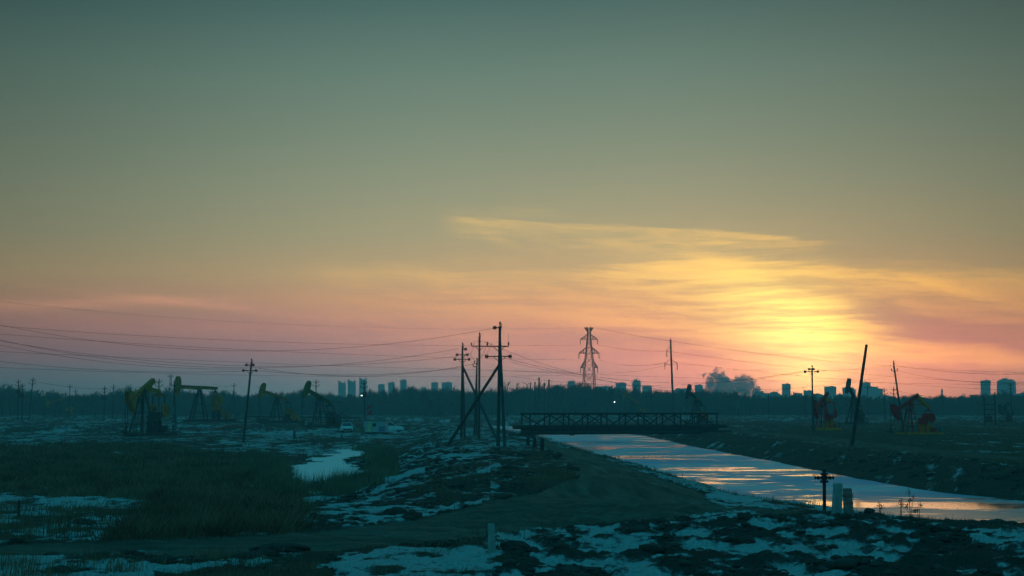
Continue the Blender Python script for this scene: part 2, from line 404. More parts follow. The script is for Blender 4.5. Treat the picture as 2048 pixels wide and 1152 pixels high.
# ruts along the road, rough clods where bare
rut_shade_snow = np.where(YY < 75-XX*.0, fbm(XX*.22+YY*.3, YY*2.6+XX*.12, 77, 4, .6), fbm(XX*2.4+YY*.12, YY*.22, 78, 4, .6))  # streak map: rut shading for the track colour, and snow lines in the ruts
ZZ = ZZ-0.03*(rd > .5)+(rd > .5)*(fbm(XX*.5, YY*2.8, 77, 4, .6)-.5)*.10*(YY < 75)+(rd > .5)*(fbm(XX*2.8, YY*.4, 78, 4, .6)-.5)*.10*(YY >= 75)+0.05*np.clip(sn, 0, .2)*5*(YY < 120)
nr, nc = XX.shape
idx = np.arange(nr*nc).reshape(nr, nc)
fc = np.stack([idx[:-1, :-1], idx[:-1, 1:], idx[1:, 1:], idx[1:, :-1]], -1).reshape(-1, 4)
def ground_material():
    m = D.materials.new('ground'); m.use_nodes = True; t = NT(m.node_tree); b = t.n['Principled BSDF']
    g = t.new('ShaderNodeNewGeometry'); P = g.outputs['Position']
    def attr(n): a = t.new('ShaderNodeAttribute', attribute_name=n); return a.outputs['Fac']
    mp = t.new('ShaderNodeMapping'); t.l.new(P, mp.inputs[0]); mp.inputs['Scale'].default_value = (1, .6, 1)
    V = mp.outputs[0]
    fine = t.noise(V, 2.4, 8, 0.72); finer = t.noise(V, 16, 4, 0.75); med = t.noise(V, 0.35, 4, .6)
    s = t.m('ADD', attr('snow'), t.m('MULTIPLY', t.m('SUBTRACT', fine, .5), .46))
    s = t.m('ADD', s, t.m('MULTIPLY', t.m('SUBTRACT', finer, .5), .30))
    sm = t.ss(s, -0.03, 0.085)
    grass = t.mix(t.m('MULTIPLY_ADD', med, .6, t.m('MULTIPLY', fine, .4)), (0.05, 0.029, 0.022), (0.34, 0.20, 0.13))
    mud = t.mix(finer, (0.03, 0.028, 0.026), (0.13, 0.12, 0.10))
    soil = t.mix(attr('brush'), mud, grass)
    soil = t.mix(t.m('MULTIPLY', t.ss(med, .45, .7), .5), soil, (0.045, 0.045, 0.04))
    tr = t.mix(t.m('ADD', t.m('MULTIPLY', fine, .4), t.m('MULTIPLY', attr('rut_shade_snow'), .7)), (0.02, 0.014, 0.012), (0.42, 0.29, 0.23))  # rut shading painted as dark and light streaks in the track colour
    c = t.mix(attr('road'), soil, tr)
    snowc = t.mix(fine, (0.36, 0.40, 0.42), (0.60, 0.63, 0.65))
    snowc = t.mix(t.m('MULTIPLY', t.ss(finer, .46, .60), .5), snowc, (.17, .165, .15))
    c = t.mix(sm, c, snowc)
    c = t.mix(attr('ice'), c, (0.86, 0.88, 0.88))
    t.l.new(c, b.inputs['Base Color']); t.l.new(t.m('MULTIPLY_ADD', attr('ice'), -.5, .92), b.inputs['Roughness']); t.l.new(t.m('MULTIPLY_ADD', attr('ice'), .15, .05), b.inputs['Specular IOR Level'])
    bn = t.new('ShaderNodeBump'); bn.inputs['Strength'].default_value = 1.0; bn.inputs['Distance'].default_value = .2
    hh = t.m('ADD', t.m('MULTIPLY', fine, 1.0), t.m('MULTIPLY', finer, .5)); hh = t.m('MULTIPLY', hh, t.m('SUBTRACT', 1.0, t.m('MULTIPLY', sm, .7)))
    t.l.new(hh, bn.inputs['Height']); t.l.new(bn.outputs[0], b.inputs['Normal'])
    return m
ground = npmesh('ground', np.stack([XX, YY, ZZ], -1).reshape(-1, 3), fc, ground_material(), dict(snow=sn+(rd > .5)*(rut_shade_snow-.5)*.5, brush=br, road=rd, ice=ic, rut_shade_snow=rut_shade_snow), smooth=True)
struct(ground)

# ------------------------------------------------------------------ canal water, partly frozen
def water_material():
    m = D.materials.new('canal_ice'); m.use_nodes = True; t = NT(m.node_tree); b = t.n['Principled BSDF']
    g = t.new('ShaderNodeNewGeometry'); mp = t.new('ShaderNodeMapping'); t.l.new(g.outputs['Position'], mp.inputs[0]); mp.inputs['Scale'].default_value = (.27, .40, 1); mp.inputs['Rotation'].default_value = (0, 0, .2)
    V = mp.outputs[0]
    n1 = t.noise(V, .5, 6, .6, .4); n2 = t.noise(V, 3.0, 4, .6)
    bg_ = t.noise(V, .16, 3, .5); s = t.m('ADD', t.m('MULTIPLY', n1, .70), t.m('MULTIPLY', n2, .22)); s = t.m('ADD', s, t.m('MULTIPLY_ADD', bg_, .40, -.16))
    frost = t.ss(s, .41, .49)                  # 0 = wet clear ice, 1 = frosted
    sp = t.new('ShaderNodeSeparateXYZ'); t.l.new(g.outputs['Position'], sp.inputs[0])
    frost = t.m('MULTIPLY', frost, t.m('MULTIPLY_ADD', t.ss(sp.outputs[1], 76, 105), .6, .4))
    big = t.noise(V, .22, 3, .5)
    t.l.new(t.mix(frost, (.05, .09, .10), t.mix(t.ss(big, .35, .65), (.30, .45, .62), (.60, .66, .70))), b.inputs['Base Color'])
    t.l.new(t.m('MULTIPLY_ADD', frost, .50, .08), b.inputs['Roughness'])
    t.l.new(t.m('MULTIPLY_ADD', frost, -.42, .5), b.inputs['Specular IOR Level']); b.inputs['IOR'].default_value = 1.33
    bn = t.new('ShaderNodeBump'); bn.inputs['Strength'].default_value = .12; bn.inputs['Distance'].default_value = .03
    t.l.new(t.noise(V, 6, 3, .6), bn.inputs['Height']); t.l.new(bn.outputs[0], b.inputs['Normal'])
    return m
ys = np.concatenate([np.linspace(0, 450, 120), np.linspace(470, 890, 20)])
wv = []
for y in ys:
    xl = np.interp(y, LY, LX)-1.2; xr = np.interp(y, RY, RX)+1.0
    for k in range(9): wv.append((xl+(xr-xl)*k/8, y, WATER))
wv = np.array(wv); ix = np.arange(len(ys)*9).reshape(-1, 9)
wf = np.stack([ix[:-1, :-1], ix[:-1, 1:], ix[1:, 1:], ix[1:, :-1]], -1).reshape(-1, 4)
struct(npmesh('canal_water', wv, wf, water_material()))

# ------------------------------------------------------------------ haze
def haze():
    m = D.materials.new('haze'); m.use_nodes = True; t = NT(m.node_tree); t.n.clear()
    v = t.new('ShaderNodeVolumePrincipled'); v.inputs['Color'].default_value = (.50, .94, 1.0, 1)
    v.inputs['Density'].default_value = HAZE_DENSITY; v.inputs['Anisotropy'].default_value = 0.35
    o = t.new('ShaderNodeOutputMaterial'); t.l.new(v.outputs[0], o.inputs['Volume'])
    b = MB().box((0, 1950, 44), (11000, 5000, 94)).build('haze', m)
    b['kind'] = 'stuff'; b['label'] = 'thin blue evening haze over the whole plain'; b['category'] = 'haze'
haze()

# ------------------------------------------------------------------ materials for things
CONC = mat('weathered_concrete', (.075, .075, .07), .9, var=.3, bump=.3)
WOODP = mat('old_pole', (.055, .05, .045), .9, var=.4)
STEEL = mat('dark_steel', (.05, .05, .052), .6, .3, var=.3)
RUST = mat('rusty_steel', (.07, .045, .035), .8, var=.5)
GALV = mat('galvanised_steel', (.16, .17, .17), .6, .3, var=.2)
PORC = mat('insulator', (.06, .03, .025), .4, var=.1)
WIRE = mat('cable', (.04, .04, .04), .6, var=.1)
YEL = mat('yellow_paint', (.62, .16, .006), .6, var=.35, scale=1.5)
RED = mat('red_paint', (.72, .018, .018), .6, var=.35, scale=1.5)
ORG = mat('orange_paint', (.75, .22, .01), .6, var=.3, scale=1.5)
DTEAL = mat('dark_machine_paint', (.045, .06, .06), .6, var=.35, scale=1.5)
RUBBER = mat('rubber', (.02, .02, .02), .9, var=.2)

# ------------------------------------------------------------------ pumpjacks
def pumpjack(label, d, px, s, yaw, tilt, paint, style='straight', machine=None, base_paint=None, crank=40, group='pumpjacks on the plain', fine=True, front_h=None, beam=(4.2, 3.2)):
    """pivot above px; model is in metres for s=1, pivot height 6; head towards local -x; tilt>0 dips the head"""
    machine = machine or paint; base_paint = base_paint or STEEL
    g = foot(px, d)
    T = thing('pumpjack', label, 'pumpjack', g, yaw, group, s)
    PH = 6.0; Lf, Lt = beam
    ct, st_ = math.cos(R(tilt)), math.sin(R(tilt))
    def B(a, b, y=0): return Vector((a*ct+b*st_, y, PH-a*-1*st_*1.0*1+b*ct)) if False else Vector((a*ct-b*st_, y, PH+a*st_+b*ct))
    # base
    m = MB()
    for y in (-1.0, 1.0): m.box((1.9, y, .28), (9.0, .3, .36))
    for x in (-2.4, -.6, 1.2, 3.0, 4.8, 6.2): m.box((x, 0, .24), (.26, 1.7, .26))
    m.box((1.9, 0, .03), (9.6, 3.0, .14))
    m.build('base_frame', base_paint, T)
    # samson post: each leg
    for sx_ in (-1, 1):
        for sy_ in (-1, 1):
            MB().bar((.15*sx_, .22*sy_, PH-.25), (1.35*sx_-.1, 1.05*sy_, .46), .2, .2).build('leg', STEEL if style == 'straight' else machine, T)
    for h in (1.6, 3.1, 4.5):
        m = MB(); k = (PH-h)/PH
        for sy_ in (-1, 1): m.bar((-1.35*k-.05, (.22+.83*k)*sy_, h), (1.3*k, (.22+.83*k)*sy_, h), .1)
        for sx_ in (-1, 1): m.bar((sx_*1.3*k, -(.22+.83*k), h), (sx_*1.3*k, (.22+.83*k), h), .1)
        m.build("cross_brace", STEEL, T)
    MB().box((0, 0, PH-.2), (.75, .9, .22)).lathe((0, -.4, PH-.02), [(.2, 0), (.2, .8)], 10, 'y').build('saddle_bearing', machine, T)
    m = MB()
    if fine:
        m.box((-.55, 0, PH-1.2), (1.7, 1.5, .06))
        for x, y in ((-1.35, -.7), (-1.35, .7), (.25, -.7), (.25, .7), (-.55, -.7), (-.55, .7)): m.bar((x, y, PH-1.2), (x, y, PH-.35), .05)
        for y in (-.7, .7): m.bar((-1.35, y, PH-.35), (.25, y, PH-.35), .05)
        m.bar((-1.35, -.7, PH-.35), (-1.35, .7, PH-.35), .05)
        m.build('service_platform', STEEL, T)
        m = MB()
        for y in (-.22, .22): m.bar((-1.75, y, .5), (-.75, y, PH-1.2), .06)
        for i in range(14):
            k = i/13; m.bar((-1.75+k, -.22, .6+k*(PH-1.9)), (-1.75+k, .22, .6+k*(PH-1.9)), .04)
        m.build('ladder', STEEL, T)
    # walking beam + tail
    if style == 'straight':
        m = MB(); prof = [(-Lf+.25, -.3), (Lt, -.22), (Lt, .22), (-Lf+.25, .3)]
        vv = [(B(a, b).x, B(a, b).z) for a, b in prof]; m.prism(vv, -.07, .07)
        for sgn in (-1, 1):
            f = [(-Lf+.25, sgn*.3-.04), (Lt, sgn*.22-.04), (Lt, sgn*.22+.04), (-Lf+.25, sgn*.3+.04)]
            m.prism([(B(a, b).x, B(a, b).z) for a, b in f], -.24, .24)
        m.prism([(B(a, b).x, B(a, b).z) for a, b in ((Lt-.9, -.24), (Lt+.05, -.24), (Lt+.05, .24), (Lt-.9, .24))], -.2, .2)
        m.build('walking_beam', paint, T)
        tail = B(Lt-.35, -.25)
    else:        # bent beam with a drooping tail
        m = MB()
        for q0, q1, h0, h1 in (((-Lf+.25, 0), (1.9, .35) if style == 'bent' else (2.7, .1), .30, .34),):
            m.prism([(B(*p).x, B(*p).z) for p in ((q0[0], q0[1]-h0), (q1[0], q1[1]-h1), (q1[0], q1[1]+h1), (q0[0], q0[1]+h0))], -.24, .24)
        m.build('walking_beam', paint, T)
        ap = B(1.9, .35); tail = Vector((ap.x+Lt*.95, 0, ap.z-Lt*.85 if style == 'bent' else ap.z-1.1))
        m = MB()
        if style != 'bent': ap = B(.5, -.1); tail = ap+Vector((Lt*1.0, 0, -.25))
        dr = (tail-ap).normalized(); nn = Vector((-dr.z, 0, dr.x))
        a0 = ap-dr*.3; w0, w1 = .38, .2
        pr = [a0-nn*w0, tail-nn*w1, tail+nn*w1, a0+nn*w0]
        m.prism([(q.x, q.z) for q in pr], -.22, .22); m.build('tail_beam', ORG if paint is RED else paint, T)
        m = MB(); c0 = B(-.6, -.3); m.bar(c0, tail-dr*1.0, .16)
        m.bar(c0, ap, .12); m.bar(B(.5, -.2) if style == 'bent' else B(2.2, -.1), ap.lerp(tail, .45), .12); m.build('tie_brace', paint, T)
        tail = tail+Vector((0, 0, -.15))
    # horse head
    Rh = Lf+.35; n = 12; a0, a1 = (-23, 23) if style == 'straight' else (-27, 20)
    if style != 'straight': Rh = Lf+.45
    out = []; k = 0
    for i in range(n+1):
        a = R(a0+(a1-a0)*i/n); out.append((-Rh*math.cos(a), Rh*math.sin(a)))
    top = out[-1]; bot = out[0]
    inner = [(top[0]+.30, top[1]+.12), (top[0]+.62, top[1]-.15), (-Lf+.78, .85), (-Lf+.78, -.55), (-Lf+.42, -1.15), (bot[0]+.16, bot[1]-.02)]
    pr = [(B(a, b).x, B(a, b).z) for a, b in out+inner]
    m = MB().prism(pr, -.3, .3); hh = m.build('horse_head', paint, T)
    m = MB()
    pr2 = [(B(a*1.012, b*1.012).x, B(a*1.012, b*1.012).z) for a, b in out]+[(B(a*.985, b*.985).x, B(a*.985, b*.985).z) for a, b in out[::-1]]
    m.prism(pr2, -.36, .36); m.build('cable_track', paint, hh)
    # bridle, rod and wellhead below the leftmost point of the arc
    xw = -Rh*1.012-.05; zc = PH+0.1; zb = PH-3.1+max(-1.2, min(1.2, -tilt*.055))
    if style != 'straight': zb = min(zb, 2.4)
    m = MB()
    for y in (-.16, .16): m.tube((xw, y, zc), (xw, y, zb), .035, n=5)
    m.box((xw, 0, zb), (.2, .6, .16)); m.build('bridle', STEEL, T)
    MB().tube((xw, 0, zb), (xw, 0, 1.2), .035, n=6).build('polished_rod', GALV, T)
    m = MB().lathe((xw, 0, 0), [(.28, 0), (.28, .3), (.15, .32), (.15, .6), (.3, .62), (.3, .7), (.14, .72), (.14, 1.1), (.2, 1.12), (.2, 1.3), (.1, 1.32), (.1, 1.45)], 10)
    m.tube((xw-.6, 0, .66), (xw+.6, 0, .66), .07); m.lathe((xw-.6, 0, .66), [(.2, -.04), (.2, .04)], 10, 'x')
    m.build('wellhead', RUST, T)
    # drive: gearbox, cranks, counterweights, pitmans
    gx, gz = (Lt-.15, 2.55)
    if style != 'straight': gx = 2.7
    m = MB().box((gx, 0, gz), (1.5, 1.0, 1.15)); m.lathe((gx, -.95, gz), [(.16, 0), (.16, 1.9)], 10, 'y'); gb = m.build('gearbox', machine, T, bevel=.06)
    m = MB()
    for sx_ in (-.6, .6): m.prism([(gx+sx_-.14, .45), (gx+sx_+.14, .45), (gx+sx_*.8+.12, gz-.5), (gx+sx_*.8-.12, gz-.5)], -.75, .75)
    for y in (-.7, .7): m.bar((gx-.6, y, .5), (gx+.5, y, gz-.6), .14)
    m.build('gearbox_stand', base_paint if style != 'straight' else STEEL, T)
    ca = R(crank); cx, cz = math.cos(ca), math.sin(ca)
    pinr = 1.05
    for y in (-.92, .92):
        m = MB(); e = Vector((gx+cx*2.0, y, gz+cz*2.0)); m.bar((gx-cx*.35, y, gz-cz*.35), e, .16, .42); ck = m.build('crank', machine, T)
        m = MB(); c = Vector((gx+cx*1.35, 0, gz+cz*1.35)); prof = []
        nx, nz = -cz, cx; pts = []
        for side_ in (1, -1):
            for i in range(7):
                a = math.pi*i/6; r_ = .75
                q = (c.x+side_*nx*(.28+.62*math.sin(a))+cx*(-.8*math.cos(a)*side_), c.z+side_*nz*(.28+.62*math.sin(a))+cz*(-.8*math.cos(a)*side_))
                pts.append(q)
        m.prism(pts, y-.13 if y < 0 else y-.05, y+.05 if y < 0 else y+.13); m.build('counterweight', paint if style != 'straight' or machine is paint else machine, T)
        pin = Vector((gx+cx*pinr, y*1.14, gz+cz*pinr))
        MB().bar(pin, Vector((tail.x, y*.95, tail.z-.35)), .12, .12).build('pitman_arm', STEEL if style == 'straight' else machine, T)
    MB().box(tail+Vector((0, 0, -.38)), (.28, 2.1, .2)).box(tail+Vector((0, 0, -.16)), (.2, .3, .4)).build('equalizer', STEEL if style == 'straight' else paint, T)
    # motor + belt guard
    mo = MB().lathe((gx+2.3, -.4, 1.0), [(.34, 0), (.38, .05), (.38, .8), (.3, .86)], 12, 'y').box((gx+2.3, 0, .58), (.9, 1.0, .2)).build('motor', machine, T)
    m = MB(); m.bar((gx+2.35, .62, 1.0), (gx, .62, gz), .12, .75); m.build('belt_guard', base_paint if base_paint is not STEEL else machine, T)
    MB().box((gx+3.3, -.9, .95), (.5, .35, 1.0)).build('control_box', GALV, T, bevel=.02)
    return T

pumpjack('yellow pumpjack at far left seen nearly end-on, beam tail raised steeply to the sky', 272, 287, 1.1, R(67), 25, YEL, 'bentflat', DTEAL, crank=35, beam=(3.1, 3.2))
pumpjack('tallest yellow pumpjack with its long beam level and blunt head at the left end', 420, 400, 1.25, R(27), -2, YEL, 'straight', YEL, crank=80)
pumpjack('yellow pumpjack with beam dipping to the right, just right of the leaning wooden pole', 400, 555, .93, R(36), -17, YEL, 'straight', YEL, crank=-60)
pumpjack('dark olive pumpjack with head raised, left of the white car, on a dark mound', 345, 641, .9, R(50), -22, mat('olive_paint', (.2, .12, .01), .6), 'straight', DTEAL, crank=-40)
pumpjack('small hazy grey pumpjack with level beam, left of the three jagged tower blocks', 640, 663, 1.18, R(12), -6, DTEAL, 'straight', DTEAL, crank=60)
pumpjack('tiny yellow pumpjack at far left against the wood, head dipping low', 690, 119, 1.0, R(18), 18, YEL, 'straight', YEL, crank=20)
pumpjack('tiny dark pumpjack before the wood, left of the braced power poles', 690, 862, .95, R(25), -28, mat('brown_paint', (.1, .06, .03), .7), 'straight', DTEAL, crank=20)
pumpjack('tiny dark pumpjack half hidden behind the braces of the power poles', 740, 905, .8, R(30), -15, DTEAL, 'straight', DTEAL, crank=90)
pumpjack('hazy yellow pumpjack above the left half of the truss bridge', 640, 1266, .95, R(32), -28, YEL, 'straight', YEL, crank=-30)
pumpjack('dark pumpjack with raised head behind the right end of the truss bridge', 380, 1391, .85, R(58), -22, DTEAL, 'straight', YEL, crank=-50)
pumpjack('small red pumpjack seen end-on beside the pole in front of the sunset glow', 262, 1645, .70, R(58), 24, RED, 'bentflat', RED, ORG, crank=30)
pumpjack('dark narrow pumpjack behind the thick leaning pole', 370, 1706, .92, R(62), -30, DTEAL, 'straight', DTEAL, crank=-50)
pumpjack('big red pumpjack with bent beam and orange base, nearest on the right', 225, 1819, .64, R(22), 27, RED, 'bent', RED, ORG, crank=25, beam=(3.7, 2.6))
pumpjack('small dark pumpjack at far right below the wide tower block', 420, 2008, .62, R(50), 20, DTEAL, 'straight', DTEAL, crank=30)

# ------------------------------------------------------------------ utility poles
def insul(m, p, up=.22, r=.07): m.lathe(p, [(r*.4, 0), (r*.4, up*.3), (r, up*.35), (r*.6, up*.55), (r*.9, up*.6), (r*.4, up)], 7)
def utility_pole(label, d, top, basepx, r0=.17, r1=.11, arms=(), mt=None, legs=(), braces=(), xfm=False, group='utility poles across the plain', name='utility_pole', peak=True, basey=None):
    g = foot(basepx, d); tp = at(top[0], top[1], d)
    T = thing(name, label, 'pole', g, 0, group); mt = mt or CONC
    t = tp-g; r0 *= .84; r1 *= .86
    MB().tube((0, 0, -.4), t, r0, r1, 10).build('shaft', mt, T)
    ax = t.normalized()
    for (f, left, right, yaw, tips) in arms:       # f metres below the top
        c = t-ax*f; m = MB(); dx = Vector((math.cos(yaw), math.sin(yaw), 0))
        a = c-dx*left; b = c+dx*right; off = Vector((0, -r1-.03, 0))
        m.bar(a+off, b+off, .09, .09)
        if left > .5: m.bar(c-ax*.5+off, a.lerp(c, .45)+off, .05)
        if right > .5: m.bar(c-ax*.5+off, b.lerp(c, .45)+off, .05)
        ar = m.build('crossarm', STEEL, T)
        for q, k in ((a, left), (b, right)):
            if k < .15: continue
            m = MB()
            if tips == 'pin': insul(m, q+off+Vector((0, 0, .04)), .34, .10)
            elif tips == 'disc':
                m.lathe(q+off+Vector((-.2, 0, 0)), [(.05, -.05), (.16, 0), (.17, .08), (.07, .1), (.16, .14), (.17, .22), (.05, .26)], 8, 'x')
            elif tips == 'hang':
                m.tube(q+off, q+off-Vector((0, 0, 1.5)), .045); m.lathe(q+off-Vector((0, 0, 1.6)), [(.1, 0), (.1, .5)], 8)
            m.build('insulator', PORC, ar)
    if peak:
        m = MB(); insul(m, t-ax*.02, .42, .1); m.tube(t-ax*.2+Vector((.13, 0, 0)), t+Vector((.13, 0, .25)), .025); m.build('insulator', PORC, T)
    for (fx, fd) in legs:                           # second leg, foot at px fx depth fd
        q = foot(fx, fd)-g; MB().tube(q-Vector((0, 0, .4)), t-ax*.9, .14, .10, 10).build('stay_leg', mt, T)
    for (fx, fd, f) in braces:
        q = foot(fx, fd)-g; MB().tube(q-Vector((0, 0, .4)), t-ax*f, .15, .12, 10).build('brace', mt, T)
    if xfm:
        m = MB(); c = t-ax*2.9; m.box(c+Vector((0, -.1, 0)), (2.2, .12, .1)); m.box(c+Vector((.1, -.5, .45)), (.8, .6, .8)); m.lathe(c+Vector((.1, -.5, .85)), [(.08, 0), (.12, .1), (.06, .35)], 8)
        m.build('transformer', DTEAL, T)
        m = MB()
        for k in range(3): m.tube(c+Vector((-.6+.5*k, -.15, .1)), c+Vector((-.6+.5*k, -.15, 1.0)), .06)
        m.build('fuse_link', PORC, T)
    return T
pi = math.pi
PA = utility_pole('tallest braced power pole, rightmost of the near cluster, with a long diagonal strut falling left', 163, (1000, 652), 996, .2, .13,
    ((.15, .35, .05, 0, 'disc'), (1.75, 1.05, .75, .05, 'pin'), (2.6, 1.0, 1.0, -.06, 'disc')), CONC, legs=((1010, 158),), braces=((888, 168, 3.3),))
PB = utility_pole('straight power pole in the middle of the near cluster with one level crossarm', 204, (959, 672), 958, .17, .12,
    ((.55, .2, .2, 0, 'none'), (1.1, .85, .85, 0.05, 'pin')), CONC)
PC = utility_pole('braced power pole at the left of the near cluster with three crossarms, strut falling right', 215, (925, 692), 923, .19, .12,
    ((.35, .1, .45, 0, 'disc'), (1.0, .5, .65, .05, 'disc'), (1.5, .75, .85, -.05, 'disc')), CONC, legs=((930, 212),), braces=((996, 205, 2.2),))
utility_pole('thin power pole of the near cluster standing behind the crossing struts', 235, (954, 722), 948, .13, .1, ((.35, .3, .3, 0, 'pin'), (.7, .45, .1, 0, 'pin')), CONC, legs=((953, 236),))
utility_pole('lone power pole leaning right over the left field, two crossarms at its head', 222, (503, 724), 488, .18, .12, ((.35, .45, .35, 0.1, 'disc'), (1.0, .75, .75, -.06, 'disc')), CONC)
utility_pole('slim power pole in front of the sun glow with two short crossarms', 240, (1624, 736), 1625, .16, .11, ((.15, .25, .25, 0, 'disc'), (.45, .8, .8, 0, 'disc')), CONC)
T = thing('leaning_post', 'thick bare post leaning right, its top against the yellow sky', 'post', foot(1700, 168))
t = at(1733, 690, 168)-foot(1700, 168); MB().tube((0, 0, -.5), t, .165, .12, 12).build('shaft', WOODP, T); MB().lathe(t*.998, [(.132, -.08), (.132, .03), (.06, .06)], 10).build('cap', STEEL, T)
utility_pole('power pole leaning left above the big red pumpjack, one short bracket near its head', 250, (1787, 727), 1806, .18, .12, ((1.0, .45, .3, 0, 'pin'),), CONC)
hv = utility_pole('tall tapering high voltage pole right of the lattice pylon with drooping insulators', 400, (1341, 680), 1347, .32, .2, (), GALV, name='high_voltage_pole')
hp = at(1341, 680, 400)-foot(1347, 400); m = MB(); mm = MB()
for sx_, dz, L_ in ((-1, 1.2, .8), (-1, 3.9, 1.2), (1, 3.9, 1.4)):
    c = hp-Vector((0, 0, dz)); e = c+Vector((sx_*L_, 0, -1.0)); m.bar(c, e, .1); m.bar(c-Vector((0, 0, 1.4)), e, .08)
    mm.tube(e, e-Vector((0, 0, 1.3)), .08)
a_ = m.build('bracket_arm', GALV, hv); mm.build('insulator', PORC, a_)
small = [  # label, d, top, basepx, xfm
    ('transformer pole at the far left edge, beside its twin', 450, (37, 762), 38, True), ('shorter twin of the far left transformer pole', 452, (45, 770), 46, True),
    ('small pole leaning right near the left edge', 440, (66, 758), 60, False), ('slim distant pole between the far left pumpjack and the transformer poles', 560, (140, 770), 140, False),
    ('faint thin pole just right of the slim distant pole on the left', 640, (151, 780), 151, False), ('stout distant pole with level arm left of the end-on yellow pumpjack', 470, (209, 775), 210, True),
    ('thin distant pole close left of the end-on yellow pumpjack', 520, (227, 771), 227, False), ('pole with many brackets between the two largest yellow pumpjacks', 380, (318, 761), 319, True),
    ('small pole leaning left beside the head of the level pumpjack', 330, (348, 767), 354, False), ('thin pole under the tail of the level pumpjack', 600, (425, 775), 425, False),
    ('distant pole with a side strut left of the lone leaning pole', 560, (468, 768), 470, False), ('faint pole behind the head of the dipping yellow pumpjack', 560, (521, 772), 521, False),
    ('short bare pole between the dipping and the olive pumpjacks', 520, (604, 779), 604, False), ('pole with short arms rising behind the olive pumpjack', 430, (632, 762), 634, False),
    ('transformer pole in front of the third jagged tower block, lamp glowing on it', 380, (728, 764), 731, True), ('thin pole in front of the stepped tower block on the right', 560, (1735, 772), 1735, False),
    ('left pole of the pair beside the big red pumpjack', 430, (1768, 778), 1769, False), ('right pole of the pair beside the big red pumpjack', 430, (1787, 777), 1788, False),
    ('tiny pole near the horizon right of the smoke plume', 520, (1537, 790), 1537, False), ('tiny pole near the horizon under the glow', 560, (1611, 790), 1611, False),
    ('thin tall pole in front of the widest tower block at far right', 470, (2021, 768), 2021, False), ('small pole left of the row of tower blocks past the pylon', 620, (1240, 790), 1240, False),
    ('small distant pole left of the crossed pole pair', 600, (1292, 790), 1292, False), ('small distant pole right of the crossed pole pair', 600, (1303, 789), 1303, False), ('faint pole on the far right horizon before the wood', 620, (1884, 792), 1884, False)]
lampPole = None
for lb, d, tp, bp, xf in small:
    k = d/300
    p = utility_pole(lb, d, tp, bp, .17, .12, ((.3, .55, .55, 0, 'pin'), (1.1, .7, .7, 0, 'pin')) if d < 480 else ((.5, .7, .7, 0, 'pin'),), CONC, xfm=xf, braces=((456, 560, 1.6),) if tp[0] == 468 else ())
    if 'lamp glowing' in lb: lampPole = p
LAMP = mat('lamp_glow', (.9, .95, 1), .5, emit=((.85, .95, 1.0), 6.0))
q = at(724, 791, 380)-lampPole.location
fx = MB().bar(q+Vector((.9, 0, .4)), q+Vector((0, 0, .25)), .06).box(q+Vector((-.1, 0, .25)), (.6, .3, .14)).build('lamp_arm', STEEL, lampPole)
MB().lathe(q+Vector((-.1, -.02, -.1)), [(.06, 0), (.15, .06), (.16, .14), (.07, .18)], 10).build('lamp', LAMP, fx)
# ladder-like substation frame at right
T = thing('substation_frame', 'ladder-like frame of two poles joined by crossbars below the narrow tower block', 'frame', foot(1978, 350))
g = foot(1978, 350)
for px_, ty in ((1968, 791), (1989, 789)):
    t = at(px_, ty, 350)-g; b = foot(px_, 350)-g; MB().tube(b, t, .16, .12).build('post', CONC, T)
    m = MB(); insul(m, t, .4, .1); m.build('insulator', PORC, T)
for yy in (809, 819, 829, 843): MB().bar(at(1966, yy, 350)-g-Vector((0, .15, 0)), at(1991, yy, 350)-g-Vector((0, .15, 0)), .14).build('crossbar', STEEL, T)
MB().box(at(1978, 838, 350)-g, (1.1, .8, 1.0)).lathe(at(1978, 832, 350)-g, [(.12, 0), (.2, .1), (.1, .4)]).build('transformer', DTEAL, T)
# row of bare tall posts
for i, (px_, ty, by, wd) in enumerate(((1061, 767, 800, .24), (1070, 765, 800, .28), (1078, 756, 800, .34), (1089, 766, 800, .26), (1098, 760, 800, .36))):
    g = foot(px_, 660); T = thing('mast', ['thin hazy mast, leftmost of the five bare masts', 'second of the five bare masts from the left', 'tallest of the five bare masts left of the pylon', 'fourth of the five bare masts from the left', 'thickest bare mast, rightmost of the five'][i], 'mast', g, 0, 'bare masts left of the pylon')
    MB().tube((0, 0, 0), at(px_, ty, 660)-g, wd, wd*.8, 8).build('shaft', CONC, T); MB().lathe(at(px_, ty, 660)-g, [(wd, -.3), (wd, 0), (wd*.4, .15)], 8).build('cap', STEEL, T)
g = foot(1228, 700); T = thing('street_lamp', 'distant lit street lamp, a white point in front of the wood', 'lamp', g)
q = at(1229, 804, 700)-g; MB().tube((0, .3, 0), q+Vector((0, .3, .6)), .1, .07).build('post', GALV, T); MB().bar(q+Vector((0, .3, .55)), q+Vector((0, -.3, .4)), .08).build('lamp_head', GALV, T); MB().lathe(q, [(.06, -.16), (.2, -.05), (.2, .1), (.1, .18)], 10).build('lamp', mat('lamp_far', (.9, .95, 1), .5, emit=((.9, .97, 1.0), 8.0)), T)
g = foot(1052, 720); T = thing('street_lamp', 'faint unlit street lamp with two curved arms left of the bare masts', 'lamp', g)
q = at(1054, 770, 720)-g; MB().tube((0, 0, 0), q, .14, .1).build('post', GALV, T)
for sx_ in (-1, 1):
    MB().path([q+Vector((sx_*k*.6, 0, .9*math.sin(k*.7))) for k in range(4)], .1).build('lamp_arm', GALV, T)

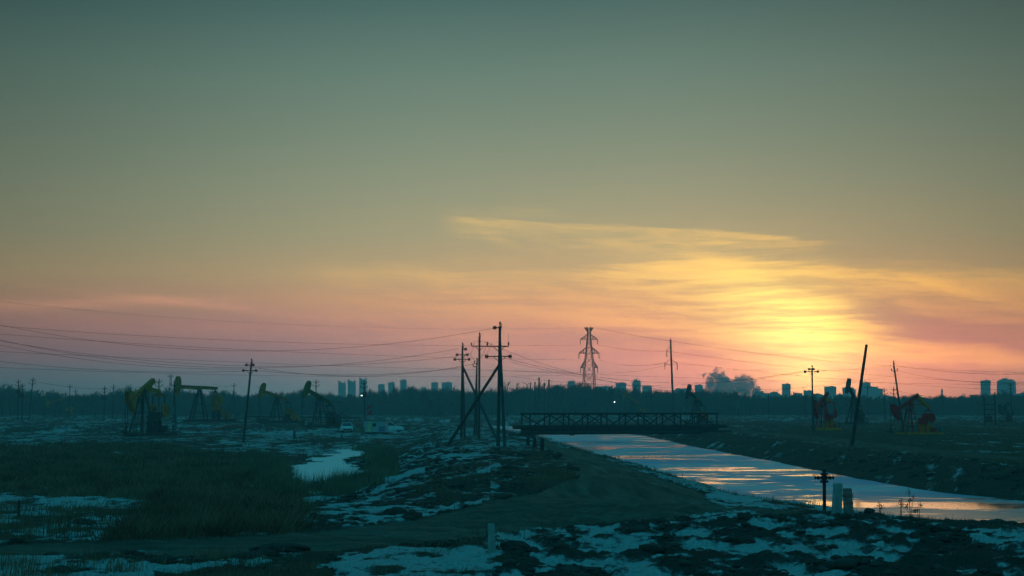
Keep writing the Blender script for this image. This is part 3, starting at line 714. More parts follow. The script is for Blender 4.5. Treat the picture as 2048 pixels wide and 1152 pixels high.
# ------------------------------------------------------------------ lattice pylons
def lattice(label, d, px, basey_z, H, wb, wt, arms, name='lattice_pylon', r=.12, group='lattice pylons'):
    g = foot(px, d); T = thing(name, label, 'pylon', g, R(8), group)
    zk = H*.36
    WP = [(0, 1), (.36, .90), (.53, .78), (.66, .58), (.83, .33), (.94, .24), (1, .24)]
    def wd(z): return wb*float(np.interp(z/H, [p[0] for p in WP], [p[1] for p in WP]))
    cor = [(-1, -1), (1, -1), (1, 1), (-1, 1)]
    for c in cor:
        m = MB(); zs = [H*p[0] for p in WP]
        for a, b in zip(zs[:-1], zs[1:]): m.bar((c[0]*wd(a)/2, c[1]*wd(a)/2, a), (c[0]*wd(b)/2, c[1]*wd(b)/2, b), r*1.7)
        m.build('corner_leg', STEEL, T)
    m = MB(); z = 0
    while z < H-1:
        st = max(1.3, wd(z)*.9); z2 = min(H, z+st)
        for i in range(4):
            a, b = cor[i], cor[(i+1) % 4]; w0, w1 = wd(z)/2, wd(z2)/2
            m.bar((a[0]*w0, a[1]*w0, z), (b[0]*w1, b[1]*w1, z2), r*.75); m.bar((b[0]*w0, b[1]*w0, z), (a[0]*w1, a[1]*w1, z2), r*1.1)
            m.bar((a[0]*w1, a[1]*w1, z2), (b[0]*w1, b[1]*w1, z2), r*.75)
        z = z2
    m.build('lattice_brace', STEEL, T)
    for (za, L_, rise, ins) in arms:
        for s_ in (-1, 1):
            m = MB(); w_ = wd(za)/2
            for y in (-1, 1):
                m.bar((s_*w_, y*w_, za), (s_*L_, 0, za-.1), r*2.0); m.bar((s_*w_, y*w_, za+rise), (s_*L_, 0, za), r*1.8)
                for k in (.33, .66): m.bar((s_*(w_+(L_-w_)*k), y*w_*(1-k), za), (s_*(w_+(L_-w_)*k), y*w_*(1-k), za+rise*(1-k)), r*1.6)
            a = m.build('crossarm', STEEL, T)
            if ins: MB().tube((s_*L_, 0, za-.1), (s_*L_, 0, za-ins), r*1.2).build('insulator', PORC, a)
    return T
Dp = 770; Hp = at(1178, 654, Dp).z
def zat(y): return at(1178, y, Dp).z
lattice('tall lattice pylon with three pairs of arms in the centre of the skyline', Dp, 1178, 0, Hp, 4.9, 1.3,
        ((zat(655), 1.9, -1.6, 0), (zat(678), 3.5, 1.8, 2.0), (zat(706), 4.1, 2.2, 2.2), (zat(735), 3.5, 2.4, 2.2)))
lattice('faint thin lattice mast between the two largest yellow pumpjacks', 900, 342, 0, at(342, 749, 900).z, 2.2, .7, ((at(342, 752, 900).z, 1.6, -.6, 0),), r=.09)

# ------------------------------------------------------------------ cables
def cable(label, A, B_, C, dA, dC, ext=(0, 1), r=None, group='power cables strung across the sky'):
    # parabola through three sightings A, B, C, at depths dA..dC, carried on to the next supports by ext
    t1 = (B_[0]-A[0])/(C[0]-A[0]); L0 = A[1]+(C[1]-A[1])*t1; k = (B_[1]-L0)/(t1*(1-t1))
    pts = []
    n = 28
    for i in range(n+1):
        t = ext[0]+(ext[1]-ext[0])*i/n
        d = dA+(dC-dA)*t; pts.append(at(A[0]+(C[0]-A[0])*t, A[1]+(C[1]-A[1])*t+k*t*(1-t), d))
    o0 = pts[0].copy()
    rr = r or (.00007 if max(dA, dC) < 300 else .00006)*(dA+dC)/2
    o = MB().path([p-o0 for p in pts], rr, 4).build('power_cable', WIRE, loc=o0)
    tag(o, label, 'cable', group); return o
C_ = cable
C_('cable sagging from the head of the tallest braced pole to the left edge', (990, 656), (500, 702), (0, 650), 163, 163, (0, 1.5))
C_('upper cable sagging left from the braced pole with three crossarms', (918, 697), (560, 735), (0, 680), 215, 190, (0, 1.3))
C_('cable just below the uppermost of the three-crossarm pole, running left', (912, 713), (690, 730), (-30, 676), 215, 190, (0, 1.2))
C_('lowest cable from the three-crossarm pole to the lone leaning pole', (922, 735), (690, 750), (512, 741), 215, 222)
C_('second low cable from the near cluster to the lone leaning pole', (945, 728), (740, 752), (510, 735), 235, 222)
C_('cable from the lone leaning pole to the left edge', (494, 738), (250, 728), (0, 690), 222, 200, (0, 1.3))
C_('lower cable from the lone leaning pole to the left edge', (494, 742), (250, 742), (0, 723), 222, 200, (0, 1.3))
C_('cable from the middle near pole to the right passing below the pylon arms', (968, 683), (1170, 752), (1600, 775), 204, 400)
C_('cable from the tallest braced pole dropping right past the pylon', (1010, 716), (1180, 752), (1620, 742), 163, 240)
C_('thin topmost cable from the pylon head to the upper left', (1165, 656), (600, 650), (0, 603), Dp, 500, (0, 1.2), r=.02)
C_('thin cable from the upper pylon arm to the left edge', (1160, 690), (500, 682), (0, 652), Dp, 500, (0, 1.2))
C_('thin cable from the middle pylon arm to the left edge', (1158, 720), (500, 700), (0, 668), Dp, 500, (0, 1.2))
C_('thin cable from the lower pylon arm to the left edge', (1161, 745), (520, 726), (0, 703), Dp, 500, (0, 1.2))
C_('thin cable low over the left pumpjacks, behind the lone leaning pole', (1161, 750), (600, 752), (0, 735), Dp, 500, (0, 1.2))
C_('topmost thin cable from the pylon head to the tall high voltage pole', (1191, 656), (1265, 670), (1341, 682), Dp, 400)
C_('thin cable from the upper right pylon arm to the high voltage pole', (1196, 690), (1265, 700), (1334, 702), Dp, 400)
C_('thin cable from the middle right pylon arm to the high voltage pole', (1199, 720), (1265, 731), (1333, 725), Dp, 400)
C_('thin cable from the lower right pylon arm to the high voltage pole', (1196, 745), (1275, 742), (1352, 724), Dp, 400)
C_('upper cable from the high voltage pole falling across the glow to the right', (1343, 682), (1700, 726), (2048, 745), 400, 420, (0, 1.2))
C_('middle cable from the high voltage pole falling across the glow to the right', (1334, 702), (1620, 738), (2048, 768), 400, 420, (0, 1.2))
C_('lower cable from the high voltage pole running right', (1352, 725), (1650, 756), (2048, 782), 400, 420, (0, 1.2))
C_('cable from the slim pole before the glow to the pole above the big red pumpjack', (1636, 742), (1710, 739), (1782, 731), 240, 250)
C_('cable from the pole above the big red pumpjack to the right edge', (1790, 731), (1900, 744), (2048, 748), 250, 220, (0, 1.4))
C_('lower cable from the pole above the big red pumpjack to the right edge', (1794, 742), (1900, 760), (2048, 765), 250, 220, (0, 1.4))
C_('cable left of the slim pole before the glow, rising from the bridge', (1612, 741), (1500, 758), (1020, 752), 240, 400)
C_('long level cable low over the bridge and the smoke plume', (980, 740), (1300, 753), (2048, 770), 500, 500, (0, 1.1))
C_('lowest level cable over the bridge, crossing the pumpjack behind it', (1180, 757), (1330, 775), (1700, 765), 420, 420, (-.3, 1.2))
C_('short jumper wire looping left between the middle and tallest near poles', (949, 683), (945, 700), (936, 705), 204, 215)
C_('second jumper wire looping between the near poles', (975, 683), (966, 708), (940, 707), 204, 215)
C_('jumper wire looping under the crossarm of the tallest braced pole', (984, 685), (974, 706), (962, 709), 163, 200)
C_('jumper wire at the right end of the tallest pole\'s crossarms', (1018, 668), (1019, 676), (1016, 683), 163, 163)
C_('thin cable between small poles at the far left', (66, 762), (110, 770), (209, 778), 440, 470)
C_('thin cable from the small poles to the pole between the yellow pumpjacks', (209, 778), (260, 777), (316, 765), 470, 380)
C_('thin cable from the level pumpjack to the distant braced pole', (425, 766), (450, 773), (468, 771), 560, 560)
C_('thin cable between the pole pair by the red pumpjack and the right edge', (1788, 780), (1900, 796), (1968, 793), 430, 350)

# ------------------------------------------------------------------ pipe truss bridge over the canal
STL2 = mat('bridge_steel', (.035, .035, .035), .8, .1, var=.5)
g = Vector((at(1052, 860, 236).x, 236, .0)); e = Vector((at(1424, 860, 246).x, 246, .0)); L = (e-g).xy.length
ang = math.atan2(e.y-g.y, e.x-g.x)
BR = thing('truss_bridge', 'low dark steel truss bridge carrying pipes across the frozen canal', 'bridge', g, ang)
z0, z1 = .55, 2.42; W_ = 2.6; NP = 10
for ti, y in enumerate((-W_/2, W_/2)):
    tr = MB().box((L/2, y, z1), (L+.3, .22, .22)).build('top_chord', STL2, BR)
    MB().box((L/2, y, z0), (L+.3, .24, .26)).build('bottom_chord', STL2, BR)
    off = 0 if ti == 0 else .45
    xs = [0]+[L*(i+.0)/NP+off for i in range(1, NP)]+[L]
    for x in xs: MB().box((x, y, (z0+z1)/2), (.13, .13, z1-z0-.24)).build('upright', STL2, BR)
    for i in range(NP):
        a, b = xs[i], xs[i+1]
        if (i+ti) % 2: a, b = b, a
        MB().bar((a, y, z0+.12), (b, y, z1-.1), .12).build('diagonal', STL2, BR)
        if i in (3, 6): MB().bar((b, y+.05, z0+.12), (a, y+.05, z1-.1), .07).build('diagonal', STL2, BR)
m = MB()
for i in range(26): m.box((L*i/25, 0, z0-.2), (.16, W_+.3, .16))
m.box((L/2, 0, z0-.08), (L, .9, .05)); m.build('deck', STL2, BR)
for y, r_ in ((-.9, .22), (-.2, .17), (.75, .26)): MB().tube((-1.4, y, z0+.25), (L+1.6, y, z0+.25), r_, n=12).build('pipe', RUST, BR)
MB().tube((-1.4, -1.75, .08), (L+1.8, -1.75, .08), .22, n=12).build('pipe', STL2, BR)
for x in (-.6, L+.8): MB().box((x, 0, -.62), (2.2, 3.6, 1.3)).build('abutment', CONC, BR, bevel=.05)
for x in (L*.24, L*.72): MB().box((x, 0, -.1), (.5, .5, .35)).build('pipe_clamp', STL2, BR)

# ------------------------------------------------------------------ city far beyond the wood
def facade(name, c1, c2):
    m = D.materials.new(name); m.use_nodes = True; t = NT(m.node_tree); b = t.n['Principled BSDF']
    tcn = t.new('ShaderNodeTexCoord'); br_ = t.new('ShaderNodeTexBrick'); mp = t.new('ShaderNodeMapping'); t.l.new(tcn.outputs['Object'], mp.inputs[0])
    mp.inputs['Rotation'].default_value = (R(90), 0, 0); t.l.new(mp.outputs[0], br_.inputs['Vector']); br_.offset = 0
    br_.inputs['Color1'].default_value = (*c2, 1); br_.inputs['Color2'].default_value = (*[q*.8 for q in c2], 1); br_.inputs['Mortar'].default_value = (*c1, 1)
    br_.inputs['Scale'].default_value = 1; br_.inputs['Brick Width'].default_value = 3.2; br_.inputs['Row Height'].default_value = 3.0; br_.inputs['Mortar Size'].default_value = .75
    t.l.new(br_.outputs[0], b.inputs['Base Color']); b.inputs['Roughness'].default_value = .8
    return m
FAC = facade('pale_facade', (.42, .42, .40), (.16, .18, .2))
CD = 3500
def tower(label, x0, x1, top, d=CD, style='flat', steps=()):
    a = at(x0, top, d); b = at(x1, top, d); g = Vector(((a.x+b.x)/2, d, 0)); W2 = (b.x-a.x); Hh = a.z; dep = max(14, min(24, W2*.9))
    T = thing('tower_block', label, 'tower block', g, 0, 'tower blocks on the horizon')
    MB().box((0, 0, Hh/2), (W2, dep, Hh)).build('wall', FAC, T)
    m = MB()
    if style == 'flat': m.box((0, 0, Hh+.5), (W2+.8, dep+.8, 1.0)); m.box((W2*.12, 0, Hh+1.6), (W2*.25, 6, 1.4))
    elif style == 'jagged':
        m.raw([(-W2/2, -dep/2, Hh), (W2/2, -dep/2, Hh), (W2/2, dep/2, Hh), (-W2/2, dep/2, Hh), (-W2/2, -dep/2, Hh+5), (-W2/2, dep/2, Hh+5), (0, -dep/2, Hh+1), (0, dep/2, Hh+1)],
              [(0, 3, 5, 4), (4, 5, 7, 6), (6, 7, 2, 1), (0, 4, 6, 1), (3, 2, 7, 5), (0, 1, 2, 3)]); m.box((W2*.35, 0, Hh+1.5), (3, 6, 3))
    elif style == 'crown':
        m.box((0, 0, Hh+1.2), (W2*.8, dep*.8, 2.4)); m.box((-W2*.1, 0, Hh+3.4), (W2*.3, 5, 2)); m.tube((0, 0, Hh+3), (0, 0, Hh+8), .5)
    m.build('roof', FAC, T)
    for (s0, s1, st) in steps:
        c0, c1 = at(s0, st, d), at(s1, st, d)
        MB().box(((c0.x+c1.x)/2-g.x, 3, c0.z/2), (c1.x-c0.x, dep*.8, c0.z)).build('side_wing', FAC, T)
    return T
tower('leftmost hazy tower block with a jagged roof, left of the transformer pole', 677, 691, 767, style='jagged')
tower('second hazy tower block with a jagged roof, left of the transformer pole', 696, 711, 764, style='jagged')
tower('hazy tower block directly behind the lit transformer pole', 719, 733, 760, style='jagged')
tower('squat pale tower block first right of the lit transformer pole', 757, 769, 770)
tower('pale tower block between the squat one and the slender one, left half', 777, 789, 766)
tower('slender pale tower block, tallest of the three right of the lit pole', 801, 813, 761)
tower('very faint low block left of the near braced poles', 842, 852, 776, 4000)
tower('faint narrow tower block left of the three-crossarm pole', 863, 876, 766)
tower('faint wide tower block just left of the three-crossarm pole', 884, 904, 766)
tower('pale block hazily seen behind the trees left of the pylon', 1136, 1150, 763)
tower('faint low block left of the pale block behind the trees', 1108, 1122, 772)
tower('low wide pale block behind the trees right of the pylon', 1192, 1222, 774)
tower('broad pale tower block, first one clear of the trees right of the pylon', 1232, 1252, 767)
tower('tallest slim tower block between pylon and high voltage pole', 1265, 1281, 763, style='crown')
tower('short wide tower block nearest the high voltage pole', 1285, 1303, 773)
tower('pale tower block between the black pumpjack head and the smoke', 1390, 1405, 771)
tower('faint low block behind the high voltage pole', 1358, 1378, 778, 4000)
tower('dark tower block standing alone left of the sun glow pole', 1565, 1580, 769)
tower('low dark block touching the slim pole before the glow', 1608, 1623, 782)
tower('square dark tower block right of the glow', 1650, 1671, 774)
tower('tower block behind the head of the narrow dark pumpjack', 1686, 1706, 776, steps=((1704, 1711, 779),))
tower('stepped wide tower block right of the thick leaning pole', 1722, 1740, 766, steps=((1739, 1755, 773), (1754, 1765, 777)))
tower('narrow tower block behind the ladder-like frame at far right', 1963, 1979, 762, 3000)
tower('widest tower block with rounded corners at the far right edge', 1997, 2028, 762, 3000, style='crown')
# domed building with a spire, small dome
def dome(label, x0, x1, top, d, spire=None):
    a = at(x0, top, d); b = at(x1, top, d); g = Vector(((a.x+b.x)/2, d, 0)); r_ = (b.x-a.x)/2
    T = thing('domed_building', label, 'building', g); zb = max(2, a.z-r_*.8)
    MB().lathe((0, 0, 0), [(r_*1.05, 0), (r_*1.05, zb)], 20).build('wall', FAC, T)
    MB().lathe((0, 0, 0), [(r_*math.cos(k*pi/16), zb+r_*.8*math.sin(k*pi/16)) for k in range(8)]+[(.3, a.z)], 20).build('dome', DTEAL, T)
    if spire:
        t = at((x0+x1)/2, spire, d); MB().lathe((0, 0, 0), [(r_*.25, a.z-1), (r_*.25, a.z+(t.z-a.z)*.5), (r_*.34, a.z+(t.z-a.z)*.55), (r_*.1, a.z+(t.z-a.z)*.8), (.2, t.z)], 10).build('spire', DTEAL, T)
dome('faint domed building with a tall lantern spire on the far right horizon', 1876, 1892, 792, 3000, 775)
dome('small faint dome between the spire and the narrow tower block', 1916, 1929, 791, 3000)

# ------------------------------------------------------------------ rising steam plume
def plume():
    bmv = []; D0 = 3600
    blobs = [(1408, 750, 5), (1418, 748, 3), (1432, 742, 6), (1440, 737, 3), (1427, 752, 9), (1440, 756, 13), (1420, 762, 9), (1445, 768, 18), (1425, 775, 14), (1460, 772, 16), (1475, 756, 7), (1483, 760, 11), (1498, 758, 8), (1505, 764, 6), (1478, 772, 16),
             (1498, 772, 14), (1512, 782, 12), (1460, 788, 16), (1436, 790, 16), (1410, 790, 12), (1490, 790, 16), (1525, 792, 9), (1540, 795, 7), (1412, 745, 2), (1446, 744, 4)]
    import bmesh
    bm = bmesh.new(); org = at(1460, 790, D0); rnd = random.Random(3); k = D0/F
    for x, y, r in blobs:
        c = at(x, y, D0)-org
        for q in range(15):
            rr = r*k*(.8 if q == 0 else rnd.uniform(.22, .5)); v = Vector((rnd.gauss(0, 1), rnd.gauss(0, 1), rnd.gauss(.2, 1))).normalized()
            o_ = Vector((0, 0, 0)) if q == 0 else v*r*k*rnd.uniform(.6, .95)
            bmesh.ops.create_icosphere(bm, subdivisions=2, radius=rr, matrix=Matrix.Translation(c+o_))
    tmp = D.meshes.new('tmp'); bm.to_mesh(tmp); bm.free(); to = D.objects.new('tmp', tmp); COL.objects.link(to)
    md = to.modifiers.new('r', 'REMESH'); md.mode = 'VOXEL'; md.voxel_size = 1.1
    dg = bpy.context.evaluated_depsgraph_get(); me = D.meshes.new_from_object(to.evaluated_get(dg)); me.name = 'steam_plume'
    D.objects.remove(to); D.meshes.remove(tmp)
    m = D.materials.new('steam'); m.use_nodes = True; t = NT(m.node_tree); t.n.clear()
    v = t.new('ShaderNodeVolumePrincipled'); v.inputs['Color'].default_value = (.93, .985, 1.0, 1); v.inputs['Density'].default_value = .14; v.inputs['Anisotropy'].default_value = -.1
    o = t.new('ShaderNodeOutputMaterial'); t.l.new(v.outputs[0], o.inputs['Volume'])
    me.materials.clear(); me.materials.append(m)
    o = D.objects.new('steam_plume', me); COL.objects.link(o); o.location = org
    n = len(me.vertices); co = np.empty(n*3, np.float32); me.vertices.foreach_get('co', co); co = co.reshape(-1, 3)
    if n:
        for ax in (0, 2): co[:, ax] += (fbm(co[:, 0]*.22+co[:, 1]*.1, co[:, 2]*.22+co[:, 1]*.07, 7+ax, 4)-.5)*7
        me.vertices.foreach_set('co', co.ravel()); me.update()
    print('PLUME verts', n)
    tag(o, 'blue-grey steam plume billowing over the wood between pumpjack and sunset', 'smoke')
plume()

# ------------------------------------------------------------------ the far wood (one mass) and single trees
BARK = mat('bark', (.045, .038, .03), .95, var=.3)
TWIG = mat('bare_twigs', (.10, .092, .08), .95, var=.3)
HP = [(-400, 782), (0, 780), (30, 783), (60, 791), (150, 793), (200, 789), (280, 785), (400, 789), (480, 790), (560, 794), (700, 792), (760, 789), (830, 780), (900, 782), (960, 785), (1030, 786), (1100, 780), (1180, 782), (1240, 788), (1310, 787), (1400, 788), (1460, 787), (1500, 792), (1600, 796), (1700, 796), (1800, 797), (1950, 797), (2048, 788), (2400, 785)]
def wood(name, label, n, d0, d1, lift, seed, width=.16, twigs=42, pxr=(-260, 2300)):
    r = np.random.RandomState(seed); d = r.uniform(d0, d1, n); px = r.uniform(*pxr, n)
    x = (px-1024)/F*d; top = np.interp(px, [p[0] for p in HP], [p[1] for p in HP])
    H = CAMZ+(815-top+lift)*820/F; H = H*np.where(r.uniform(0, 1, n) < .12, r.uniform(1.05, 1.28, n), r.normal(.96, .10, n))*(1+.35*(fbm(px*.02, px*0, 5, 3)-.5)); H = np.maximum(H, 3)
    k = twigs; N = n*k
    X0 = np.repeat(x, k); Y0 = np.repeat(d, k); Hh = np.repeat(H, k); cr = Hh*r.uniform(.14, .22, N)
    hb = r.uniform(.05, .9, N)*Hh; a = r.uniform(0, 2*pi, N); L = Hh*r.uniform(.10, .3, N)
    sp = np.sqrt(np.clip(1-(hb/Hh), .08, 1))*cr*r.uniform(0, 1.3, N)
    bx = X0+np.cos(a)*sp*.4; by = Y0+np.sin(a)*sp*.4
    tx = X0+np.cos(a)*(sp+L*.28); ty = Y0+np.sin(a)*(sp+L*.28); tz = np.minimum(hb+L, Hh*1.02)
    wv_ = width*r.uniform(.6, 1.4, N)
    v = np.stack([np.stack([bx-wv_, by, hb], -1), np.stack([bx+wv_, by, hb], -1), np.stack([tx, ty, tz], -1)], 1).reshape(-1, 3)
    f = np.arange(len(v)).reshape(-1, 3)
    # trunks
    tw = width*1.1
    tv = np.stack([np.stack([x-tw, d, H*0-.2], -1), np.stack([x+tw, d, H*0-.2], -1), np.stack([x, d+.1, H*.97], -1)], 1).reshape(-1, 3)
    v = np.concatenate([v, tv]); f = np.arange(len(v)).reshape(-1, 3)
    stuff(npmesh(name, v, f, TWIG), label, 'wood')
wood('distant_wood', 'long belt of bare trees closing the plain, reading as one mass', 6500, 815, 960, 1, 4, .13)
wood('distant_thicket', 'low dense brush along the foot of the far wood', 4200, 800, 860, -16, 6, .3, 36)
wood('hazy_wood', 'paler hazy wood showing above and behind the tree belt', 2600, 1500, 1900, 8, 8, .34, 40)
# lumpy far trees on the right skyline
FAR = [(1500, 1545, 784), (1530, 1568, 785), (1578, 1612, 788), (1622, 1652, 789), (1668, 1692, 789), (1745, 1790, 790), (1340, 1372, 778), (1310, 1345, 787), (2020, 2080, 786), (842, 860, 782)]
def tree_variant(seed, H, spread, thick=.10, upright=.5, depth=5):
    r = random.Random(seed); tm = MB(); cm = MB()
    def grow(p, dr, L, rad, lev):
        q = p+dr*L; mb = tm if lev == 0 else cm
        mb.tube(p, q, rad, rad*.62, 5 if lev < 2 else 3)
        if lev >= depth: return
        for i in range(3 if lev < 2 else r.choice((2, 3, 3))):
            a = r.uniform(0, 2*pi); sp_ = r.uniform(.25, .75)*spread
            nd = (dr+Vector((math.cos(a)*sp_, math.sin(a)*sp_, r.uniform(-.1, upright)))).normalized()
            s0 = p.lerp(q, r.uniform(.55, 1.0)) if i else q
            grow(s0, nd, L*r.uniform(.62, .86), max(rad*.58, .05), lev+1)
    grow(Vector((0, 0, -.2)), Vector((0, 0, 1)), H*.27, thick*H*.22, 0)
    return tm, cm
TV = []
for i, (sd, sp_, up) in enumerate(((1, .9, .5), (5, 1.2, .4), (9, .7, .7), (14, 1.4, .25))):
    TV.append((sd, sp_, up))
protos = {}
def bare_tree(label, px, top, d, var, wide=1.0):
    g = foot(px, d); H = at(px, top, d).z-g.z
    if var not in protos:
        sd, sp_, up = TV[var]; tm, cm = tree_variant(sd, 12, sp_, upright=up)
        T = thing('bare_tree', label, 'tree', g, 0, 'bare trees along the plain')
        zmax = max(v[2] for v in cm.v)
        tm.build('trunk', BARK, T); cm.build('crown', TWIG, T); protos[var] = (T, zmax)
    else: T = dup(protos[var][0]); T['label'] = label; T.location = g
    k = H/protos[var][1]; T.scale = (k*wide, k*wide, k); T.rotation_euler = (0, 0, random.uniform(0, 6)); return T
for a in (('bare round tree with a domed crown left of the lone leaning pole', 478, 781, 720, 3, 1.5), ('bushy tree mass at the far left edge', 6, 779, 690, 1, 1.4), ('bushy tree just inside the far left edge', 22, 781, 700, 3, 1.2),
          ('rounded bare tree left of the end-on yellow pumpjack', 250, 783, 700, 3, 1.4), ('bare tree behind the tiny poles on the left', 166, 790, 690, 1, 1.3), ('small round tree right of the stout distant pole', 192, 788, 700, 3, 1.3),
          ('bare tree behind the pole between the big yellow pumpjacks', 330, 783, 720, 0, 1.2), ('tall forked bare tree just right of the tallest braced pole', 1014, 761, 700, 0, 1.0), ('slimmer bare tree left of the five masts', 1044, 774, 700, 2, 1),
          ('bare tree right behind the thickest mast', 1104, 766, 740, 1, 1.2), ('spreading bare tree left of the pylon foot', 1128, 768, 740, 0, 1.3), ('dense bare tree at the left of the pylon foot', 1150, 764, 740, 3, 1.3),
          ('bare tree at the right of the pylon foot', 1196, 770, 740, 1, 1.2), ('bare tree in front of the low pale block right of the pylon', 1214, 772, 740, 0, 1.3), ('thin bare tree left of the first near pole', 985, 778, 720, 2, 1),
          ('bare tree with upright twigs left of the faint wide tower block', 850, 777, 730, 2, 1.0), ('upright bare tree under the slender tower block', 822, 779, 730, 2, 1), ('upright bare tree between the faint tower blocks', 880, 776, 730, 2, 1.1),
          ('upright bare tree left of the three-crossarm pole', 910, 778, 730, 0, 1), ('small bare tree left of the tiny yellow pumpjack', 88, 792, 700, 1, 1.4), ('bare tree beside the high voltage pole', 1360, 782, 730, 0, 1.2),
          ('rounded dark tree below the steam plume', 1437, 783, 730, 3, 1.5), ('dark tree below the right half of the plume', 1476, 781, 730, 1, 1.4), ('bare tree right of the smoke plume', 1500, 790, 740, 0, 1.3),
          ('bushy bare tree right of the slim glow pole', 1668, 789, 740, 3, 1.3), ('bare tree behind the narrow dark pumpjack', 1716, 789, 740, 1, 1.2), ('bare tree between the pumpjack and the domed building', 1862, 794, 740, 0, 1.2),
          ('bare tree in front of the widest tower block', 2034, 782, 720, 3, 1.5), ('bare tree just left of the ladder-like frame', 1955, 792, 740, 1, 1.3), ('bare tree below the three jagged tower blocks', 700, 788, 740, 2, 1.1),
          ('bare tree under the squat pale tower block', 764, 788, 740, 0, 1.1)):
    bare_tree(*a)
def lump(x0, x1, top, d=2900):
    a, b = at(x0, top, d), at(x1, top, d); return (a.x+b.x)/2, (b.x-a.x)/2, a.z
r = np.random.RandomState(2); vv = []
for x0, x1, tp in FAR:
    cx, hw, H = lump(x0, x1, tp); n = 2600
    a = r.uniform(-1, 1, n); h = np.sqrt(np.clip(1-a*a, 0, 1))**.7*H*r.uniform(0, 1, n)**.5*(.92+.16*vnoise(a*6+cx, a*0, 3)); x = cx+a*hw; y = 2900+r.uniform(-12, 12, n)
    s_ = r.uniform(1.0, 2.2, n); th = r.uniform(0, 2*pi, n)
    for j in range(3):
        vv.append(np.stack([x+s_*np.cos(th+j*2.1), y+r.uniform(-1, 1, n), np.maximum(h+s_*np.sin(th+j*2.1)*.7, 0)], -1))
vv2 = np.concatenate([np.stack(vv[i:i+3], 1).reshape(-1, 3) for i in range(0, len(vv), 3)])
stuff(npmesh('far_tree_clumps', vv2, np.arange(len(vv2)).reshape(-1, 3), TWIG), 'rounded clumps of far trees between the tower blocks', 'trees')

# ------------------------------------------------------------------ vehicles and cabin
WHITE = mat('white_paint', (.80, .80, .78), .8, var=.08, spec=.05); GLASS = mat('dark_glass', (.02, .025, .03), .12, var=.1, spec=.6)
HEADL = mat('headlight_glass', (.6, .6, .55), .2, var=.1)
def car(label, g, rz):
    T = thing('parked_car', label, 'car', g, rz, 'white cars by the cabin')
    secs = [(-2.2, .45, .80, .80), (-2.1, .32, .95, .86), (-1.2, .28, 1.02, .9), (1.0, .28, .98, .9), (1.9, .32, .86, .86), (2.2, .42, .7, .76)]
    v = []; f = []
    for x, zb, zt, hw in secs:
        v += [(x, -hw, zb), (x, -hw*1.02, (zb+zt)/2), (x, -hw*.92, zt), (x, hw*.92, zt), (x, hw*1.02, (zb+zt)/2), (x, hw, zb)]
    for k in range(len(secs)-1):
        for i in range(6): f.append((k*6+i, k*6+(i+1) % 6, (k+1)*6+(i+1) % 6, (k+1)*6+i))
    f += [tuple(range(6)), tuple(range(30, 36))[::-1]]
    MB().raw(v, f).build('body', WHITE, T, bevel=.04)
    cab = [(-1.95, .96), (-1.5, 1.48), (.1, 1.5), (1.0, .99)]
    m = MB(); vv_ = [(x, s_*(.84 if z < 1.2 else .66), z) for s_ in (-1, 1) for x, z in cab]
    m.raw(vv_, [(0, 1, 2, 3), (7, 6, 5, 4), (0, 4, 5, 1), (2, 6, 7, 3), (0, 3, 7, 4)]).build('windows', GLASS, T)
    MB().raw([(x, y, z) for x, z in ((-1.52, 1.47), (.12, 1.49)) for y in (-.68, .68)]+[(x, y, z+.05) for x, z in ((-1.45, 1.47), (.05, 1.49)) for y in (-.62, .62)],
             [(0, 1, 3, 2), (4, 6, 7, 5), (0, 4, 5, 1), (2, 3, 7, 6), (0, 2, 6, 4), (1, 5, 7, 3)]).build('roof', WHITE, T)
    m = MB()
    for s_ in (-1, 1): m.bar((.98, s_*.82, 1.0), (.12, s_*.67, 1.5), .06)
    m.build('windscreen_pillar', WHITE, T)
    for s_ in (-1, 1):
        MB().box((2.16, s_*.6, .66), (.12, .32, .16)).build('headlight', HEADL, T, bevel=.02)
        for x in (-1.4, 1.4):
            w_ = MB().lathe((x, s_*.72, .33), [(.22, -.11), (.33, -.09), (.33, .09), (.22, .11)], 16, 'y').build('wheel', RUBBER, T)
            MB().lathe((x, s_*.84, .33), [(.19, -.01), (.19, .01), (.05, .02)], 10, 'y').build('rim', GALV, w_)
        MB().box((.75, s_*.98, 1.02), (.12, .16, .12)).build('side_mirror', WHITE, T, bevel=.02)
    MB().box((2.22, 0, .5), (.08, 1.3, .18)).build('grille', RUBBER, T); MB().box((2.25, 0, .36), (.05, .44, .12)).build('number_plate', HEADL, T)
    return T
car('white car facing the camera at the left of the cabin', foot(694.5, 300), R(-82))
car('white car seen from the side, half hidden behind the right end of the cabin', foot(781, 311), R(8))
PALE = mat('pale_cabin_panel', (.40, .46, .46), .7, var=.15); DOOR = mat('pale_yellow_door', (.62, .58, .34), .7, var=.1); BLUEG = mat('blue_panel', (.10, .22, .34), .7, var=.15)
g = foot(753, 292); T = thing('site_cabin', 'pale blue-grey site cabin on skids with a yellowish door panel', 'cabin', g, R(-6))
MB().box((0, 0, 1.12), (3.4, 2.2, 1.75)).build('wall', PALE, T, bevel=.03); MB().box((0, 0, 2.05), (3.6, 2.4, .1)).build('roof', GALV, T)
dr = MB().box((-.85, -1.115, 1.08), (.62, .04, 1.55)).build('door', DOOR, T); MB().box((-.62, -1.15, 1.05), (.05, .04, .16)).build('handle', STEEL, dr)
wn = MB().box((-.1, -1.115, 1.35), (.5, .04, .5)).build('window', GLASS, T); MB().box((-.1, -1.13, 1.08), (.6, .05, .05)).build('sill', PALE, wn)
MB().box((1.1, -1.115, .75), (.9, .04, .8)).build('side_panel', BLUEG, T)
MB().box((0, -.8, .12), (3.7, .18, .2)).build('skid', STEEL, T); MB().box((0, .8, .12), (3.7, .18, .2)).build('skid', STEEL, T)
